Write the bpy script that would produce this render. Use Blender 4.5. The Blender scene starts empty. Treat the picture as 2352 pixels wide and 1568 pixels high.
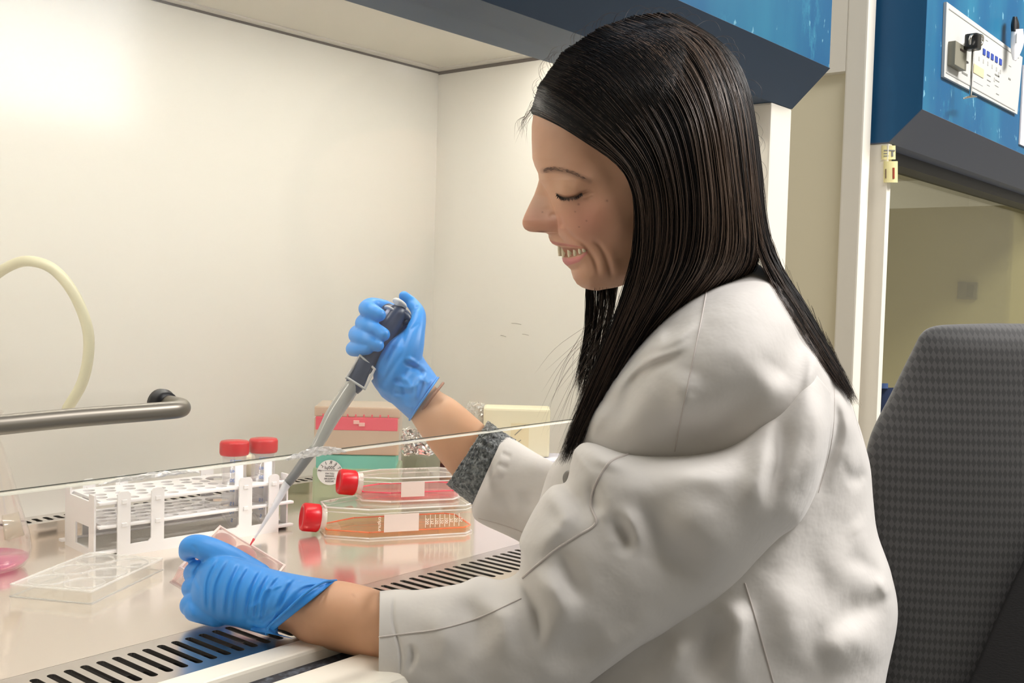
import bpy, bmesh, math, random
import numpy as np
from mathutils import Vector, Matrix
from mathutils.bvhtree import BVHTree
random.seed(7); rng = np.random.default_rng(11)
S = bpy.context.scene
COL = S.collection
# ------------------------------------------------------------------ camera
F = 2434.5                                   # focal length in pixels of the 2352 px wide frame
yaw, pit, rol = [math.radians(a) for a in (39.414, -2.65, 1.58)]
FW = np.array([math.cos(pit)*math.cos(yaw), math.cos(pit)*math.sin(yaw), math.sin(pit)])
_r = np.array([math.sin(yaw), -math.cos(yaw), 0.0]); _u = np.cross(_r, FW)
RT = math.cos(rol)*_r + math.sin(rol)*_u
UP = -math.sin(rol)*_r + math.cos(rol)*_u
C0 = np.array([0.0, 0.0, 1.10])
cam = bpy.data.cameras.new('camera'); cob = bpy.data.objects.new('camera', cam); COL.objects.link(cob)
cob.matrix_world = Matrix(((RT[0], UP[0], -FW[0], C0[0]), (RT[1], UP[1], -FW[1], C0[1]), (RT[2], UP[2], -FW[2], C0[2]), (0, 0, 0, 1)))
cam.sensor_width = 36.0; cam.lens = 36.0*F/2352.0; cam.clip_start = 0.02; cam.clip_end = 50
S.camera = cob
# ------------------------------------------------------------------ world, exposure, big lights
w = bpy.data.worlds.new('world'); S.world = w; w.use_nodes = True
w.node_tree.nodes['Background'].inputs[0].default_value = (0.9, 0.92, 1.0, 1); w.node_tree.nodes['Background'].inputs[1].default_value = 0.3
S.view_settings.view_transform = 'Standard'; S.view_settings.look = 'None'; S.view_settings.gamma = 1
S.view_settings.exposure = 0.0; S.view_settings.use_curve_mapping = False
HOOD_LAMP = 28.5; ADDED_WINDOW_GLOW = 4.6; ROOM_LAMP = 34.0
def area(name, loc, target, sx, sy, power, col):
    l = bpy.data.lights.new(name, 'AREA'); l.shape = 'RECTANGLE'; l.size = sx; l.size_y = sy; l.energy = power; l.color = col
    o = bpy.data.objects.new(name, l); COL.objects.link(o); o.location = loc
    o.rotation_euler = (Vector(target)-Vector(loc)).to_track_quat('-Z', 'Y').to_euler(); return o
area('ceiling_lamp_light', (2.2, -0.7, 2.64), (2.2, -0.2, 0), 1.2, 0.5, ROOM_LAMP*2.3, (1.0, 0.97, 0.95))
area('ceiling_lamp_light', (0.7, -0.5, 2.64), (0.8, -0.3, 0), 1.2, 0.5, ROOM_LAMP*0.62, (1.0, 0.97, 0.95))
try: S.cycles.transparent_max_bounces = 40
except Exception: pass
# ------------------------------------------------------------------ pixel <-> space helpers (used to lay real geometry at its distance)
def ray(x, y): return FW + RT*((x-1176.0)/F) - UP*((y-784.0)/F)
def D(x, y, d): return C0 + ray(x, y)*d
def Dv(x, y, d):
    x = np.asarray(x, float); y = np.asarray(y, float); d = np.asarray(d, float)
    return C0 + (FW + RT*((x-1176.0)/F)[..., None] - UP*((y-784.0)/F)[..., None])*d[..., None]
def PZ(x, y, z): r = ray(x, y); return C0 + r*(z-C0[2])/r[2]
def proj(V):
    v = np.asarray(V, float)-C0; d = v@FW
    return 1176+F*(v@RT)/d, 784-F*(v@UP)/d, d
# ------------------------------------------------------------------ materials
MATS = {}
def mat(name, col, rough=0.5, metal=0.0, bump=None, spec=0.5, emit=None, estr=0, var=None, trans=0, ior=1.45, attr=False, sss=0, coat=0, sheen=0):
    if name in MATS: return MATS[name]
    m = bpy.data.materials.new(name); m.use_nodes = True; nt = m.node_tree; b = nt.nodes['Principled BSDF']
    b.inputs['Base Color'].default_value = (*col, 1); b.inputs['Roughness'].default_value = rough; b.inputs['Metallic'].default_value = metal
    b.inputs['Specular IOR Level'].default_value = spec; b.inputs['IOR'].default_value = ior
    b.inputs['Transmission Weight'].default_value = trans; b.inputs['Coat Weight'].default_value = coat
    if sheen: b.inputs['Sheen Weight'].default_value = sheen
    if sss:
        b.inputs['Subsurface Weight'].default_value = sss; b.inputs['Subsurface Radius'].default_value = (1, .4, .2); b.inputs['Subsurface Scale'].default_value = 0.006
    if emit: b.inputs['Emission Color'].default_value = (*emit, 1); b.inputs['Emission Strength'].default_value = estr
    tc = nt.nodes.new('ShaderNodeTexCoord')
    if attr:
        a = nt.nodes.new('ShaderNodeAttribute'); a.attribute_name = 'Col'; src = a.outputs['Color']
        if var:
            n = nt.nodes.new('ShaderNodeTexNoise'); n.inputs['Scale'].default_value = var[1]; n.inputs['Detail'].default_value = 4
            nt.links.new(tc.outputs['Object'], n.inputs['Vector'])
            mx = nt.nodes.new('ShaderNodeMix'); mx.data_type = 'RGBA'; mx.blend_type = 'MULTIPLY'
            mr = nt.nodes.new('ShaderNodeMapRange'); mr.inputs['To Min'].default_value = 1-var[0]; mr.inputs['To Max'].default_value = 1+var[0]*.3
            nt.links.new(n.outputs['Fac'], mr.inputs['Value']); mx.inputs['Factor'].default_value = 1
            nt.links.new(src, mx.inputs[6]); nt.links.new(mr.outputs[0], mx.inputs[7]); src = mx.outputs[2]
        nt.links.new(src, b.inputs['Base Color'])
    elif var:      # (second colour, scale, detail, stretch vector, contrast lo, hi)
        c2, sc, det, st, lo, hi = var
        mp = nt.nodes.new('ShaderNodeMapping'); mp.inputs['Scale'].default_value = st
        n = nt.nodes.new('ShaderNodeTexNoise'); n.inputs['Scale'].default_value = sc; n.inputs['Detail'].default_value = det
        r = nt.nodes.new('ShaderNodeValToRGB'); r.color_ramp.elements[0].position = lo; r.color_ramp.elements[1].position = hi
        r.color_ramp.elements[0].color = (*col, 1); r.color_ramp.elements[1].color = (*c2, 1)
        nt.links.new(tc.outputs['Object'], mp.inputs['Vector']); nt.links.new(mp.outputs[0], n.inputs['Vector'])
        nt.links.new(n.outputs['Fac'], r.inputs['Fac']); nt.links.new(r.outputs[0], b.inputs['Base Color'])
    if bump:       # (scale, strength, distance, stretch)
        sc, st, di, stv = bump
        mp = nt.nodes.new('ShaderNodeMapping'); mp.inputs['Scale'].default_value = stv
        n = nt.nodes.new('ShaderNodeTexNoise'); n.inputs['Scale'].default_value = sc; n.inputs['Detail'].default_value = 5
        bu = nt.nodes.new('ShaderNodeBump'); bu.inputs['Strength'].default_value = st; bu.inputs['Distance'].default_value = di
        nt.links.new(tc.outputs['Object'], mp.inputs['Vector']); nt.links.new(mp.outputs[0], n.inputs['Vector'])
        nt.links.new(n.outputs['Fac'], bu.inputs['Height']); nt.links.new(bu.outputs[0], b.inputs['Normal'])
    MATS[name] = m; return m
def clear(name, tint=(1, 1, 1), body=0.08, bcol=(0.95, 0.95, 0.95), rough=0.03, edge=0.5, rim=0.0):
    """thin clear plastic or glass: see-through with a fresnel gloss and a little body colour"""
    if name in MATS: return MATS[name]
    m = bpy.data.materials.new(name); m.use_nodes = True; nt = m.node_tree; nt.nodes.clear()
    out = nt.nodes.new('ShaderNodeOutputMaterial'); tr = nt.nodes.new('ShaderNodeBsdfTransparent'); tr.inputs[0].default_value = (*tint, 1)
    df = nt.nodes.new('ShaderNodeBsdfPrincipled'); df.inputs['Base Color'].default_value = (*bcol, 1); df.inputs['Roughness'].default_value = 0.4
    gl = nt.nodes.new('ShaderNodeBsdfGlossy'); gl.inputs['Roughness'].default_value = rough; gl.inputs['Color'].default_value = (1, 1, 1, 1)
    m1 = nt.nodes.new('ShaderNodeMixShader'); m2 = nt.nodes.new('ShaderNodeMixShader')
    lw = nt.nodes.new('ShaderNodeLayerWeight'); lw.inputs['Blend'].default_value = 0.5
    md = nt.nodes.new('ShaderNodeMath'); md.operation = 'MULTIPLY_ADD'; md.inputs[1].default_value = rim; md.inputs[2].default_value = body
    nt.links.new(lw.outputs['Facing'], md.inputs[0]); nt.links.new(md.outputs[0], m1.inputs[0])
    nt.links.new(tr.outputs[0], m1.inputs[1]); nt.links.new(df.outputs[0], m1.inputs[2])
    pw = nt.nodes.new('ShaderNodeMath'); pw.operation = 'POWER'; pw.inputs[1].default_value = 4.0; nt.links.new(lw.outputs['Facing'], pw.inputs[0])
    fr = nt.nodes.new('ShaderNodeMath'); fr.operation = 'MULTIPLY_ADD'; fr.inputs[1].default_value = edge; fr.inputs[2].default_value = .035; nt.links.new(pw.outputs[0], fr.inputs[0])
    nt.links.new(fr.outputs[0], m2.inputs[0]); nt.links.new(m1.outputs[0], m2.inputs[1]); nt.links.new(gl.outputs[0], m2.inputs[2])
    nt.links.new(m2.outputs[0], out.inputs[0]); MATS[name] = m; return m
cream = mat('cream_paint', (0.79, 0.765, 0.715), 0.42, bump=(9, .04, .002, (1, 1, 1)))
creamw = mat('cabinet_white_paint', (0.88, 0.83, 0.73), 0.35)
offwhite = mat('ceiling_panel_paint', (0.66, 0.63, 0.56), 0.5)
steel = mat('brushed_steel', (0.92, 0.85, 0.77), 0.14, .8, bump=(40, .015, .001, (1, 12, 1)))
steel2 = mat('grille_steel', (0.74, 0.71, 0.68), 0.24, 1.0)
plenumshade = mat('plenum_shade', (0.012, 0.011, 0.010), 0.6)  # near-black colour stands for the shade inside the slot hollows
gasket = mat('dark_gasket', (0.13, 0.11, 0.10), 0.6)
blue = mat('mottled_blue_paint', (0.006, 0.10, 0.235), 0.4, var=((0.022, 0.19, 0.31), 7, 8, (1, 1, .28), .44, .74))
bluedark = mat('plain_blue_paint', (0.006, 0.085, 0.21), 0.4, var=((0.02, 0.14, 0.30), 14, 6, (1, 1, .3), .5, .9))
navy = mat('shaded_bevel_paint', (0.028, 0.062, 0.12), 0.45)
def speckle(m):
    nt = m.node_tree; b = nt.nodes['Principled BSDF']; src = b.inputs['Base Color'].links[0].from_socket; tc = nt.nodes.new('ShaderNodeTexCoord')
    mp = nt.nodes.new('ShaderNodeMapping'); mp.inputs['Scale'].default_value = (1, 1, .5); nt.links.new(tc.outputs['Object'], mp.inputs['Vector'])
    for sc, lo, hi, c, fac in ((75, .66, .70, (.22, .48, .60, 1), .8), (5, .56, .66, (.05, .30, .42, 1), .7)):
        n = nt.nodes.new('ShaderNodeTexNoise'); n.inputs['Scale'].default_value = sc; n.inputs['Detail'].default_value = 3 if sc > 20 else 9; n.inputs['Roughness'].default_value = .5 if sc > 20 else .8; nt.links.new(mp.outputs[0], n.inputs['Vector'])
        r = nt.nodes.new('ShaderNodeMapRange'); r.inputs['From Min'].default_value = lo; r.inputs['From Max'].default_value = hi; r.inputs['To Max'].default_value = fac; nt.links.new(n.outputs['Fac'], r.inputs['Value'])
        x = nt.nodes.new('ShaderNodeMix'); x.data_type = 'RGBA'; x.inputs[7].default_value = c; nt.links.new(r.outputs[0], x.inputs['Factor']); nt.links.new(src, x.inputs[6]); src = x.outputs[2]
    nt.links.new(src, b.inputs['Base Color'])
speckle(blue)
greymat = mat('bevel_grey_paint', (0.11, 0.125, 0.17), 0.5)
alu = mat('satin_aluminium', (0.42, 0.43, 0.42), 0.35, 0.4)
lampm = mat('lamp_diffuser', (1, 1, 1), 0.5, emit=(1.0, 0.95, 0.86), estr=HOOD_LAMP)
whitepl = mat('white_plastic', (0.86, 0.84, 0.84), 0.35, sss=0)
red = mat('red_plastic_cap', (0.60, 0.010, 0.018), 0.3)
granite = mat('dark_speckled_liner', (0.035, 0.035, 0.045), 0.55, var=((0.14, 0.16, 0.2), 160, 3, (1, 1, 1), .45, .7))
coatm = mat('white_cotton_cloth', (0.665, 0.635, 0.605), 0.85, bump=(11, .5, .010, (1, 1, 1)), sheen=.2)
coatm2 = mat('cloth_seam_thread', (0.58, 0.53, 0.50), 0.9)
glovem = mat('blue_nitrile', (0.035, 0.27, 0.76), 0.42, bump=(120, .12, .0008, (1, 1, 1)), sss=0)
wool = mat('grey_knit_wool', (0.075, 0.085, 0.09), 0.95, var=((0.26, 0.28, 0.28), 260, 6, (1, 1, 1), .38, .66), bump=(330, .9, .002, (1, 1, 1)), sheen=.5)
skin = mat('skin', (0.6, 0.33, 0.2), 0.48, attr=True, var=(.10, 60), sss=.12, bump=(500, .10, .0004, (1, 1, 1)))
hairm = mat('dark_brown_hair', (0.009, 0.0065, 0.006), 0.48, spec=.28)
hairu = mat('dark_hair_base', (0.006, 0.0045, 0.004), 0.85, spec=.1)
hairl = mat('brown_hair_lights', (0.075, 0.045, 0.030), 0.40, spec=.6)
lashm = mat('black_lash', (0.006, 0.005, 0.006), 0.5)
# ------------------------------------------------------------------ object helpers
def link(o): COL.objects.link(o); return o
def tag(o, label=None, cat=None, group=None, kind=None):
    for k, v in (('label', label), ('category', cat), ('group', group), ('kind', kind)):
        if v: o[k] = v
    return o
WM = {}
def empty(name, loc=(0, 0, 0), rz=0, label=None, cat=None, group=None):
    o = link(bpy.data.objects.new(name, None)); o.location = loc; o.rotation_euler = (0, 0, rz); o.empty_display_size = .02
    WM[o] = Matrix.Translation(Vector(loc)) @ Matrix.Rotation(rz, 4, 'Z'); return tag(o, label, cat, group)
def root(o):
    while o.parent: o = o.parent
    return o
def put(name, me, m, parent=None, smooth=True, label=None, world=False):
    o = link(bpy.data.objects.new(name, me)); 
    if m: me.materials.append(m)
    if parent:
        o.parent = parent
        if world: me.transform(WM.get(root(parent), Matrix()).inverted())
    if smooth and len(me.polygons): me.polygons.foreach_set('use_smooth', [True]*len(me.polygons))
    if label: o['label'] = label
    return o
def mesh(V, Fc, uv=None):
    me = bpy.data.meshes.new('m'); me.from_pydata([tuple(map(float, v)) for v in V], [], [tuple(map(int, f)) for f in Fc]); me.update()
    return me
def fixn(me):
    bm = bmesh.new(); bm.from_mesh(me); bmesh.ops.recalc_face_normals(bm, faces=bm.faces); bm.to_mesh(me); bm.free(); return me
def qmesh(V, Q):
    """fast quad mesh from arrays"""
    me = bpy.data.meshes.new('m'); V = np.asarray(V, np.float32); Q = np.asarray(Q, np.int32)
    me.vertices.add(len(V)); me.vertices.foreach_set('co', V.ravel()); me.loops.add(Q.size); me.loops.foreach_set('vertex_index', Q.ravel())
    me.polygons.add(len(Q)); me.polygons.foreach_set('loop_start', np.arange(0, Q.size, 4, dtype=np.int32)); me.update(calc_edges=True); me.validate(); return me
def box(name, x0, x1, y0, y1, z0, z1, m, parent=None, bev=0.0, world=True, label=None, seg=2):
    bm = bmesh.new(); bmesh.ops.create_cube(bm, size=1)
    for v in bm.verts: v.co = Vector(((x0+x1)/2+v.co.x*(x1-x0), (y0+y1)/2+v.co.y*(y1-y0), (z0+z1)/2+v.co.z*(z1-z0)))
    if bev: bmesh.ops.bevel(bm, geom=bm.edges[:], offset=bev, segments=seg, affect='EDGES', profile=.6)
    me = bpy.data.meshes.new('m'); bm.to_mesh(me); bm.free()
    return put(name, me, m, parent, False, label, world)
def prism(name, prof, x0, x1, m, parent=None, axis='x', world=True, label=None, bev=0):
    """profile polygon of (a,b) extruded: axis x -> (y,z) profile; axis z -> (x,y) profile"""
    bm = bmesh.new()
    f = (lambda a, b, t: (t, a, b)) if axis == 'x' else ((lambda a, b, t: (a, b, t)) if axis == 'z' else (lambda a, b, t: (a, t, b)))
    A = [bm.verts.new(f(a, b, x0)) for a, b in prof]; B = [bm.verts.new(f(a, b, x1)) for a, b in prof]
    bm.faces.new(A); bm.faces.new(B); n = len(prof)
    for i in range(n): bm.faces.new((A[i], A[(i+1) % n], B[(i+1) % n], B[i]))
    bmesh.ops.recalc_face_normals(bm, faces=bm.faces)
    if bev: bmesh.ops.bevel(bm, geom=bm.edges[:], offset=bev, segments=2, affect='EDGES')
    me = bpy.data.meshes.new('m'); bm.to_mesh(me); bm.free(); return put(name, me, m, parent, False, label, world)
def lathe(name, prof, m, parent=None, n=48, mtx=None, world=False, label=None, smooth=True, ribs=None):
    """prof list of (r,z); ribs=(count, amp, z0, z1) raises grips"""
    V = []; Q = []
    for r, z in prof:
        for j in range(n):
            a = 2*math.pi*j/n; rr = r
            if ribs and ribs[2] <= z <= ribs[3]: rr = r+ribs[1]*(1 if (j*ribs[0]*2//n) % 2 else 0)
            V.append((rr*math.cos(a), rr*math.sin(a), z))
    for i in range(len(prof)-1):
        for j in range(n): Q.append((i*n+j, i*n+(j+1) % n, (i+1)*n+(j+1) % n, (i+1)*n+j))
    me = mesh(V, Q)
    bm = bmesh.new(); bm.from_mesh(me); bmesh.ops.remove_doubles(bm, verts=bm.verts, dist=1e-6); bmesh.ops.recalc_face_normals(bm, faces=bm.faces)
    if mtx is not None: bmesh.ops.transform(bm, matrix=mtx, verts=bm.verts)
    bm.to_mesh(me); bm.free()
    o = put(name, me, m, parent, smooth, label, world)
    return o
def cr(pts, n):
    """Catmull-Rom through pts, n samples"""
    P = np.array(pts, float); K = len(P)
    if P.ndim == 1: P = P[:, None]; sq = True
    else: sq = False
    Pe = np.vstack([2*P[0]-P[1], P, 2*P[-1]-P[-2]]); t = np.linspace(0, K-1-1e-9, n); i = t.astype(int); f = (t-i)[:, None]
    a, b, c, d = Pe[i], Pe[i+1], Pe[i+2], Pe[i+3]
    r = .5*((2*b)+(-a+c)*f+(2*a-5*b+4*c-d)*f*f+(-a+3*b-3*c+d)*f**3)
    return r[:, 0] if sq else r
def sweepVF(pts, rad, n=14, k=6, flat=1.0, cap=True):
    P = cr(pts, max(2, (len(pts)-1)*k+1)); R = np.maximum(cr(rad, len(P)), 1e-5)
    T = np.gradient(P, axis=0); T /= np.linalg.norm(T, axis=1)[:, None]+1e-12
    up = np.array([0, 0, 1.]) if abs(T[0][2]) < .9 else np.array([1., 0, 0])
    N = np.cross(T[0], up); N /= np.linalg.norm(N); V = []; rings = []
    def ring(c, Nn, B, r):
        a = np.arange(n)*2*math.pi/n; rings.append(len(V)); V.extend(c+r*(np.cos(a)[:, None]*Nn+flat*np.sin(a)[:, None]*B))
    for i in range(len(P)):
        N = N-T[i]*(N@T[i]); N /= np.linalg.norm(N); B = np.cross(T[i], N)
        if i == 0 and cap:
            for q in (80, 55, 28): ring(P[0]-T[0]*R[0]*math.sin(math.radians(q)), N, B, R[0]*math.cos(math.radians(q)))
        ring(P[i], N, B, R[i])
        if i == len(P)-1 and cap:
            for q in (28, 55, 80): ring(P[i]+T[i]*R[i]*math.sin(math.radians(q)), N, B, R[i]*math.cos(math.radians(q)))
    Fc = []
    for a, b in zip(rings, rings[1:]):
        for j in range(n): Fc.append((a+j, a+(j+1) % n, b+(j+1) % n, b+j))
    Fc.append(tuple(range(rings[0], rings[0]+n))[::-1]); Fc.append(tuple(range(rings[-1], rings[-1]+n)))
    return V, Fc
def sweep(name, pts, rad, m, parent=None, n=14, k=6, flat=1.0, world=True, label=None, cap=True):
    V, Fc = sweepVF(pts, rad, n, k, flat, cap); return put(name, fixn(mesh(V, Fc)), m, parent, True, label, world)
def pd(p, d=None): return D(p[0], p[1], p[2] if d is None else d)
# --- folds: strokes in pixel coordinates that push a cloth surface along the line of sight -----
def strokes(x, y, folds):
    out = np.zeros_like(x)
    for pts, sg, amp, mode in folds:
        P = cr(pts, max(12, 8*len(pts))) if len(pts) > 2 else np.linspace(pts[0], pts[-1], 12)
        if mode == 'r' and sg > 5.5: amp = amp*min(1., np.hypot(*np.diff(P, axis=0).T).sum()/(8.5*sg))
        best = np.full(x.shape, 1e9); sd = np.zeros_like(x); uu = np.zeros_like(x); n = len(P)-1
        bb = (x > P[:, 0].min()-5*sg) & (x < P[:, 0].max()+5*sg) & (y > P[:, 1].min()-5*sg) & (y < P[:, 1].max()+5*sg)
        if not bb.any(): continue
        xx, yy = x[bb], y[bb]; be = best[bb]; s_ = sd[bb]; u_ = uu[bb]
        for i in range(n):
            a, b = P[i], P[i+1]; ab = b-a; L2 = ab@ab+1e-9
            t = np.clip(((xx-a[0])*ab[0]+(yy-a[1])*ab[1])/L2, 0, 1)
            dx = xx-a[0]-t*ab[0]; dy = yy-a[1]-t*ab[1]; d = np.hypot(dx, dy); c = (ab[0]*dy-ab[1]*dx)
            k = d < be; be[k] = d[k]; s_[k] = (np.sign(c)*d)[k]; u_[k] = ((i+t)/n)[k]
        tp = np.clip(np.minimum(u_, 1-u_)*(2.3 if sg > 5 else 4.5), 0, 1); tp = tp*tp*(3-2*tp)
        if mode == 'r': h = np.exp(-.5*(be/sg)**2)
        elif mode == 's': q = s_/sg; h = q*np.exp(.5-.5*q*q)                       # raised on one side, sunk on the other
        elif mode == 'e': h = np.clip(.5+s_/sg, 0, 1)*np.exp(-.5*(np.maximum(s_, 0)/(sg*5))**2)
        elif mode == 'b': h = np.exp(-.5*(be/sg)**2); tp = 1
        out[bb] += amp*h*tp
    return out
def loftVF(A, B, dep, th, thb=None, folds=(), N=120, M=120, power=1.0, noise=0, tilt=None, cap0=True, cap1=True, lip=False, soft=1.0, gain=1.0):
    A = cr(A, N); B = cr(B, N); dep = cr(dep, N); th = cr(th, N); thb = cr(thb, N) if thb is not None else th
    tl = cr(tilt, N) if tilt is not None else np.zeros(N)
    ph = np.arange(M)*2*math.pi/M; s = np.cos(ph); t = np.sin(ph); tt = np.abs(t)**power
    X = (A[:, 0]+B[:, 0])[:, None]/2-(B[:, 0]-A[:, 0])[:, None]/2*s; Y = (A[:, 1]+B[:, 1])[:, None]/2-(B[:, 1]-A[:, 1])[:, None]/2*s
    near = t > 0
    Z = dep[:, None]-tl[:, None]*s - np.where(near, th[:, None]*tt, 0)+np.where(~near, thb[:, None]*tt, 0)
    wx, wy = (7*np.sin(Y*.034+X*.011), 7*np.sin(X*.029-Y*.013+1.3)) if soft != 1.0 else (0, 0)
    if len(folds): Z = Z-strokes(X+wx, Y+wy, [(p_, s_*soft, a_*gain, m_) for p_, s_, a_, m_ in folds])*np.clip(t*2.5, 0, 1)[None, :]
    if noise:
        Z = Z-noise*(np.sin(X*.031+Y*.017)*np.sin(Y*.027-X*.011+1)+.6*np.sin(X*.06-Y*.05)*np.sin(Y*.043+.5))*np.clip(t*2, 0, 1)[None, :]
    V = Dv(X, Y, Z).reshape(-1, 3); rows = [np.arange(M)+i*M for i in range(N)]; V = list(V)
    def addrow(P): rows_i = len(V); V.extend(P); return np.arange(M)+rows_i
    if lip:
        base = np.array([V[i] for i in rows[0]]); c = base.mean(0); nxt = np.array([V[i] for i in rows[4]]); dv = (nxt-base)
        rows.insert(0, addrow(c+(base-c)*.97+dv*.05)); rows.insert(0, addrow(c+(base-c)*.94+dv*1.0)); rows.insert(0, addrow(c+(base-c)*.90+dv*4.0))
        cap0 = False
    Q = []
    for a, b in zip(rows, rows[1:]):
        Q.append(np.stack([a, np.roll(a, -1), np.roll(b, -1), b], 1))
    Fc = [tuple(q) for q in np.vstack(Q)]
    if cap0: Fc.append(tuple(rows[0])[::-1])
    if cap1: Fc.append(tuple(rows[-1]))
    return V, Fc
def loft(name, A, B, dep, th, m, parent, label=None, **k):
    V, Fc = loftVF(A, B, dep, th, **k); me = fixn(mesh(V, Fc)); o = put(name, me, m, parent, True, label, True); return o
def bvh(o):
    r = WM.get(root(o), Matrix()); me = o.data
    return BVHTree.FromPolygons([r @ v.co for v in me.vertices], [tuple(p.vertices) for p in me.polygons])
def surf(bv, x, y, off=0.001, default=None):
    r = Vector(ray(x, y)); L = r.length; h = bv.ray_cast(Vector(C0), r.normalized())
    if h[0] is None: return D(x, y, default if default else .9)
    return C0+np.array(r)*((h[3]/L)-off)
def seam(name, bv, pts, r, m, parent, off=.0, k=8, label=None):
    P = [surf(bv, x, y, off) for x, y in cr(pts, len(pts)*k)]
    return sweep(name, P, [r]*len(P), m, parent, n=6, k=1, label=label)
def text(body, size, m, parent, mtx, name='lettering', ext=0.0002, mirror=True, align='CENTER'):
    c = bpy.data.curves.new('t', 'FONT'); c.body = body; c.size = size; c.extrude = ext; c.align_x = align; c.align_y = 'CENTER'; c.resolution_u = 3
    o = bpy.data.objects.new('t', c); COL.objects.link(o); bpy.context.view_layer.update()
    me = bpy.data.meshes.new_from_object(o.evaluated_get(bpy.context.evaluated_depsgraph_get())); bpy.data.objects.remove(o)
    if mirror: me.transform(Matrix.Scale(-1, 4, (1, 0, 0)))
    me.transform(mtx); return put(name, me, m, parent, False)
def holes_plate(cells, z0, z1, nseg=20):
    """plate made of rectangular cells (x0,x1,y0,y1, hx,hy, rx,ry, cx?,...) each with an elongated round hole"""
    V = []; Fc = []
    for (x0, x1, y0, y1, cx, cy, rx, ry, L) in cells:
        ns = nseg; o = []; h = []
        for j in range(ns):
            a = 2*math.pi*(j+.5)/ns; ca, sa = math.cos(a), math.sin(a)
            h.append((cx+rx*ca, cy+ry*sa+(L if sa > 0 else -L)))
            hw, hh = (x1-x0)/2, (y1-y0)/2; mx, my = (x0+x1)/2, (y0+y1)/2
            # map angle to box border, snapping corners
            k = max(abs(ca), abs(sa)); px, py = ca/k, sa/k
            o.append((mx+hw*px, my+hh*py))
        # snap nearest to corners
        for sx, sy in ((1, 1), (-1, 1), (-1, -1), (1, -1)):
            c = ((x0+x1)/2+sx*(x1-x0)/2, (y0+y1)/2+sy*(y1-y0)/2)
            i = min(range(ns), key=lambda q: (math.cos(2*math.pi*(q+.5)/ns)-sx*.7071)**2+(math.sin(2*math.pi*(q+.5)/ns)-sy*.7071)**2); o[i] = c
        b = len(V)
        for z in (z1, z0):
            V += [(p[0], p[1], z) for p in o]; V += [(p[0], p[1], z) for p in h]
        for j in range(ns):
            k = (j+1) % ns
            Fc.append((b+j, b+k, b+ns+k, b+ns+j)); Fc.append((b+2*ns+k, b+2*ns+j, b+3*ns+j, b+3*ns+k))
            Fc.append((b+ns+j, b+ns+k, b+3*ns+k, b+3*ns+j)); Fc.append((b+k, b+j, b+2*ns+j, b+2*ns+k))
    me = mesh(V, Fc); bm = bmesh.new(); bm.from_mesh(me); bmesh.ops.remove_doubles(bm, verts=bm.verts, dist=1e-6); bm.to_mesh(me); bm.free(); return me

# ================================================================== ROOM
wallm = mat('room_wall_paint', (0.72, 0.68, 0.58), 0.7); floorm = mat('grey_vinyl_floor', (0.30, 0.31, 0.32), 0.35, var=((0.36, 0.37, 0.38), 30, 4, (1, 1, 1), .4, .6))
def st(o): o['kind'] = 'structure'; return o
st(box('floor', -2.6, 5.2, -2.6, 1.6, -0.1, 0, floorm, world=False)); st(box('ceiling', -2.6, 5.2, -2.6, 1.6, 2.7, 2.8, wallm, world=False))
st(box('wall_back', -2.6, 5.2, 1.5, 1.6, 0, 2.7, wallm, world=False)); st(box('wall_front', -2.6, 5.2, -2.7, -2.6, 0, 2.7, wallm, world=False))
st(box('wall_left', -2.7, -2.6, -2.6, 1.6, 0, 2.7, wallm, world=False)); st(box('wall_right', 5.1, 5.2, -2.6, 1.6, 0, 2.7, wallm, world=False))
glow = mat('added_glow_pane', (1, 1, 1), .5, emit=(0.93, 0.96, 1.0), estr=ADDED_WINDOW_GLOW)  # unseen window added for its reflection as glare in the sash glass
win = st(link(bpy.data.objects.new('added_window_1', None)))
def ch(o, p): o.parent = p; return o
ch(box('pane', 1.62, 2.34, -2.595, -2.585, 1.72, 2.4, glow, world=False), win)
for a in ((1.57, 1.62, 1.67, 2.45), (2.34, 2.39, 1.67, 2.45)): ch(box('added_window_frame', a[0], a[1], -2.599, -2.56, a[2], a[3], creamw, world=False), win)
for a in ((1.62, 2.34, 1.67, 1.72), (1.62, 2.34, 2.4, 2.45)): ch(box('added_window_frame', a[0], a[1], -2.599, -2.56, a[2], a[3], creamw, world=False), win)

# ================================================================== SAFETY CABINET (near)
PROF = [(.577, 1.404), (.577, 2.05), (.73, 2.05), (.73, 1.357), (.627, 1.357)]
cab = empty('safety_cabinet', (0.7, 0.9, 0), 0, 'open fronted cream laboratory safety cabinet with steel worktop that the woman works in', 'cabinet')
X0, X1, XE = 0.12, 1.275, 1.34; ZC = 1.46
box('back_panel', X0, X1+.065, 1.22, 1.25, 0.78, 1.56, cream, cab)
box('side_panel', X1, XE, .72, 1.22, .80, 1.56, cream, cab, label='cream inner side wall at the right end')
box('side_panel', .055, X0, .72, 1.22, .80, 1.56, cream, cab, label='cream inner side wall at the left end')
box('ceiling_panel', X0+.018, X1-.018, .943, 1.202, ZC, ZC+.02, offwhite, cab, label='beige filter panel of the cabinet roof')
frm = mat('pale_frame', (0.66, 0.63, .58), .4)
box('ceiling_frame', X0, X1-.001, 1.2025, 1.2185, ZC-.002, ZC+.03, frm, cab)
box('ceiling_frame', X1-.0175, X1-.0015, .943, 1.202, ZC-.002, ZC+.03, frm, cab)
box('gasket', X0, X1-.001, 1.2187, 1.2198, ZC-.005, ZC+.01, gasket, cab); box('gasket', X1-.0014, X1-.0002, .80, 1.2186, ZC-.007, ZC-.0005, gasket, cab)
box('lamp_tube_cover', X0, X1-.002, .905, .942, ZC-.004, ZC+.02, lampm, cab, bev=.002, label='glowing white strip lamp')
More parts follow.
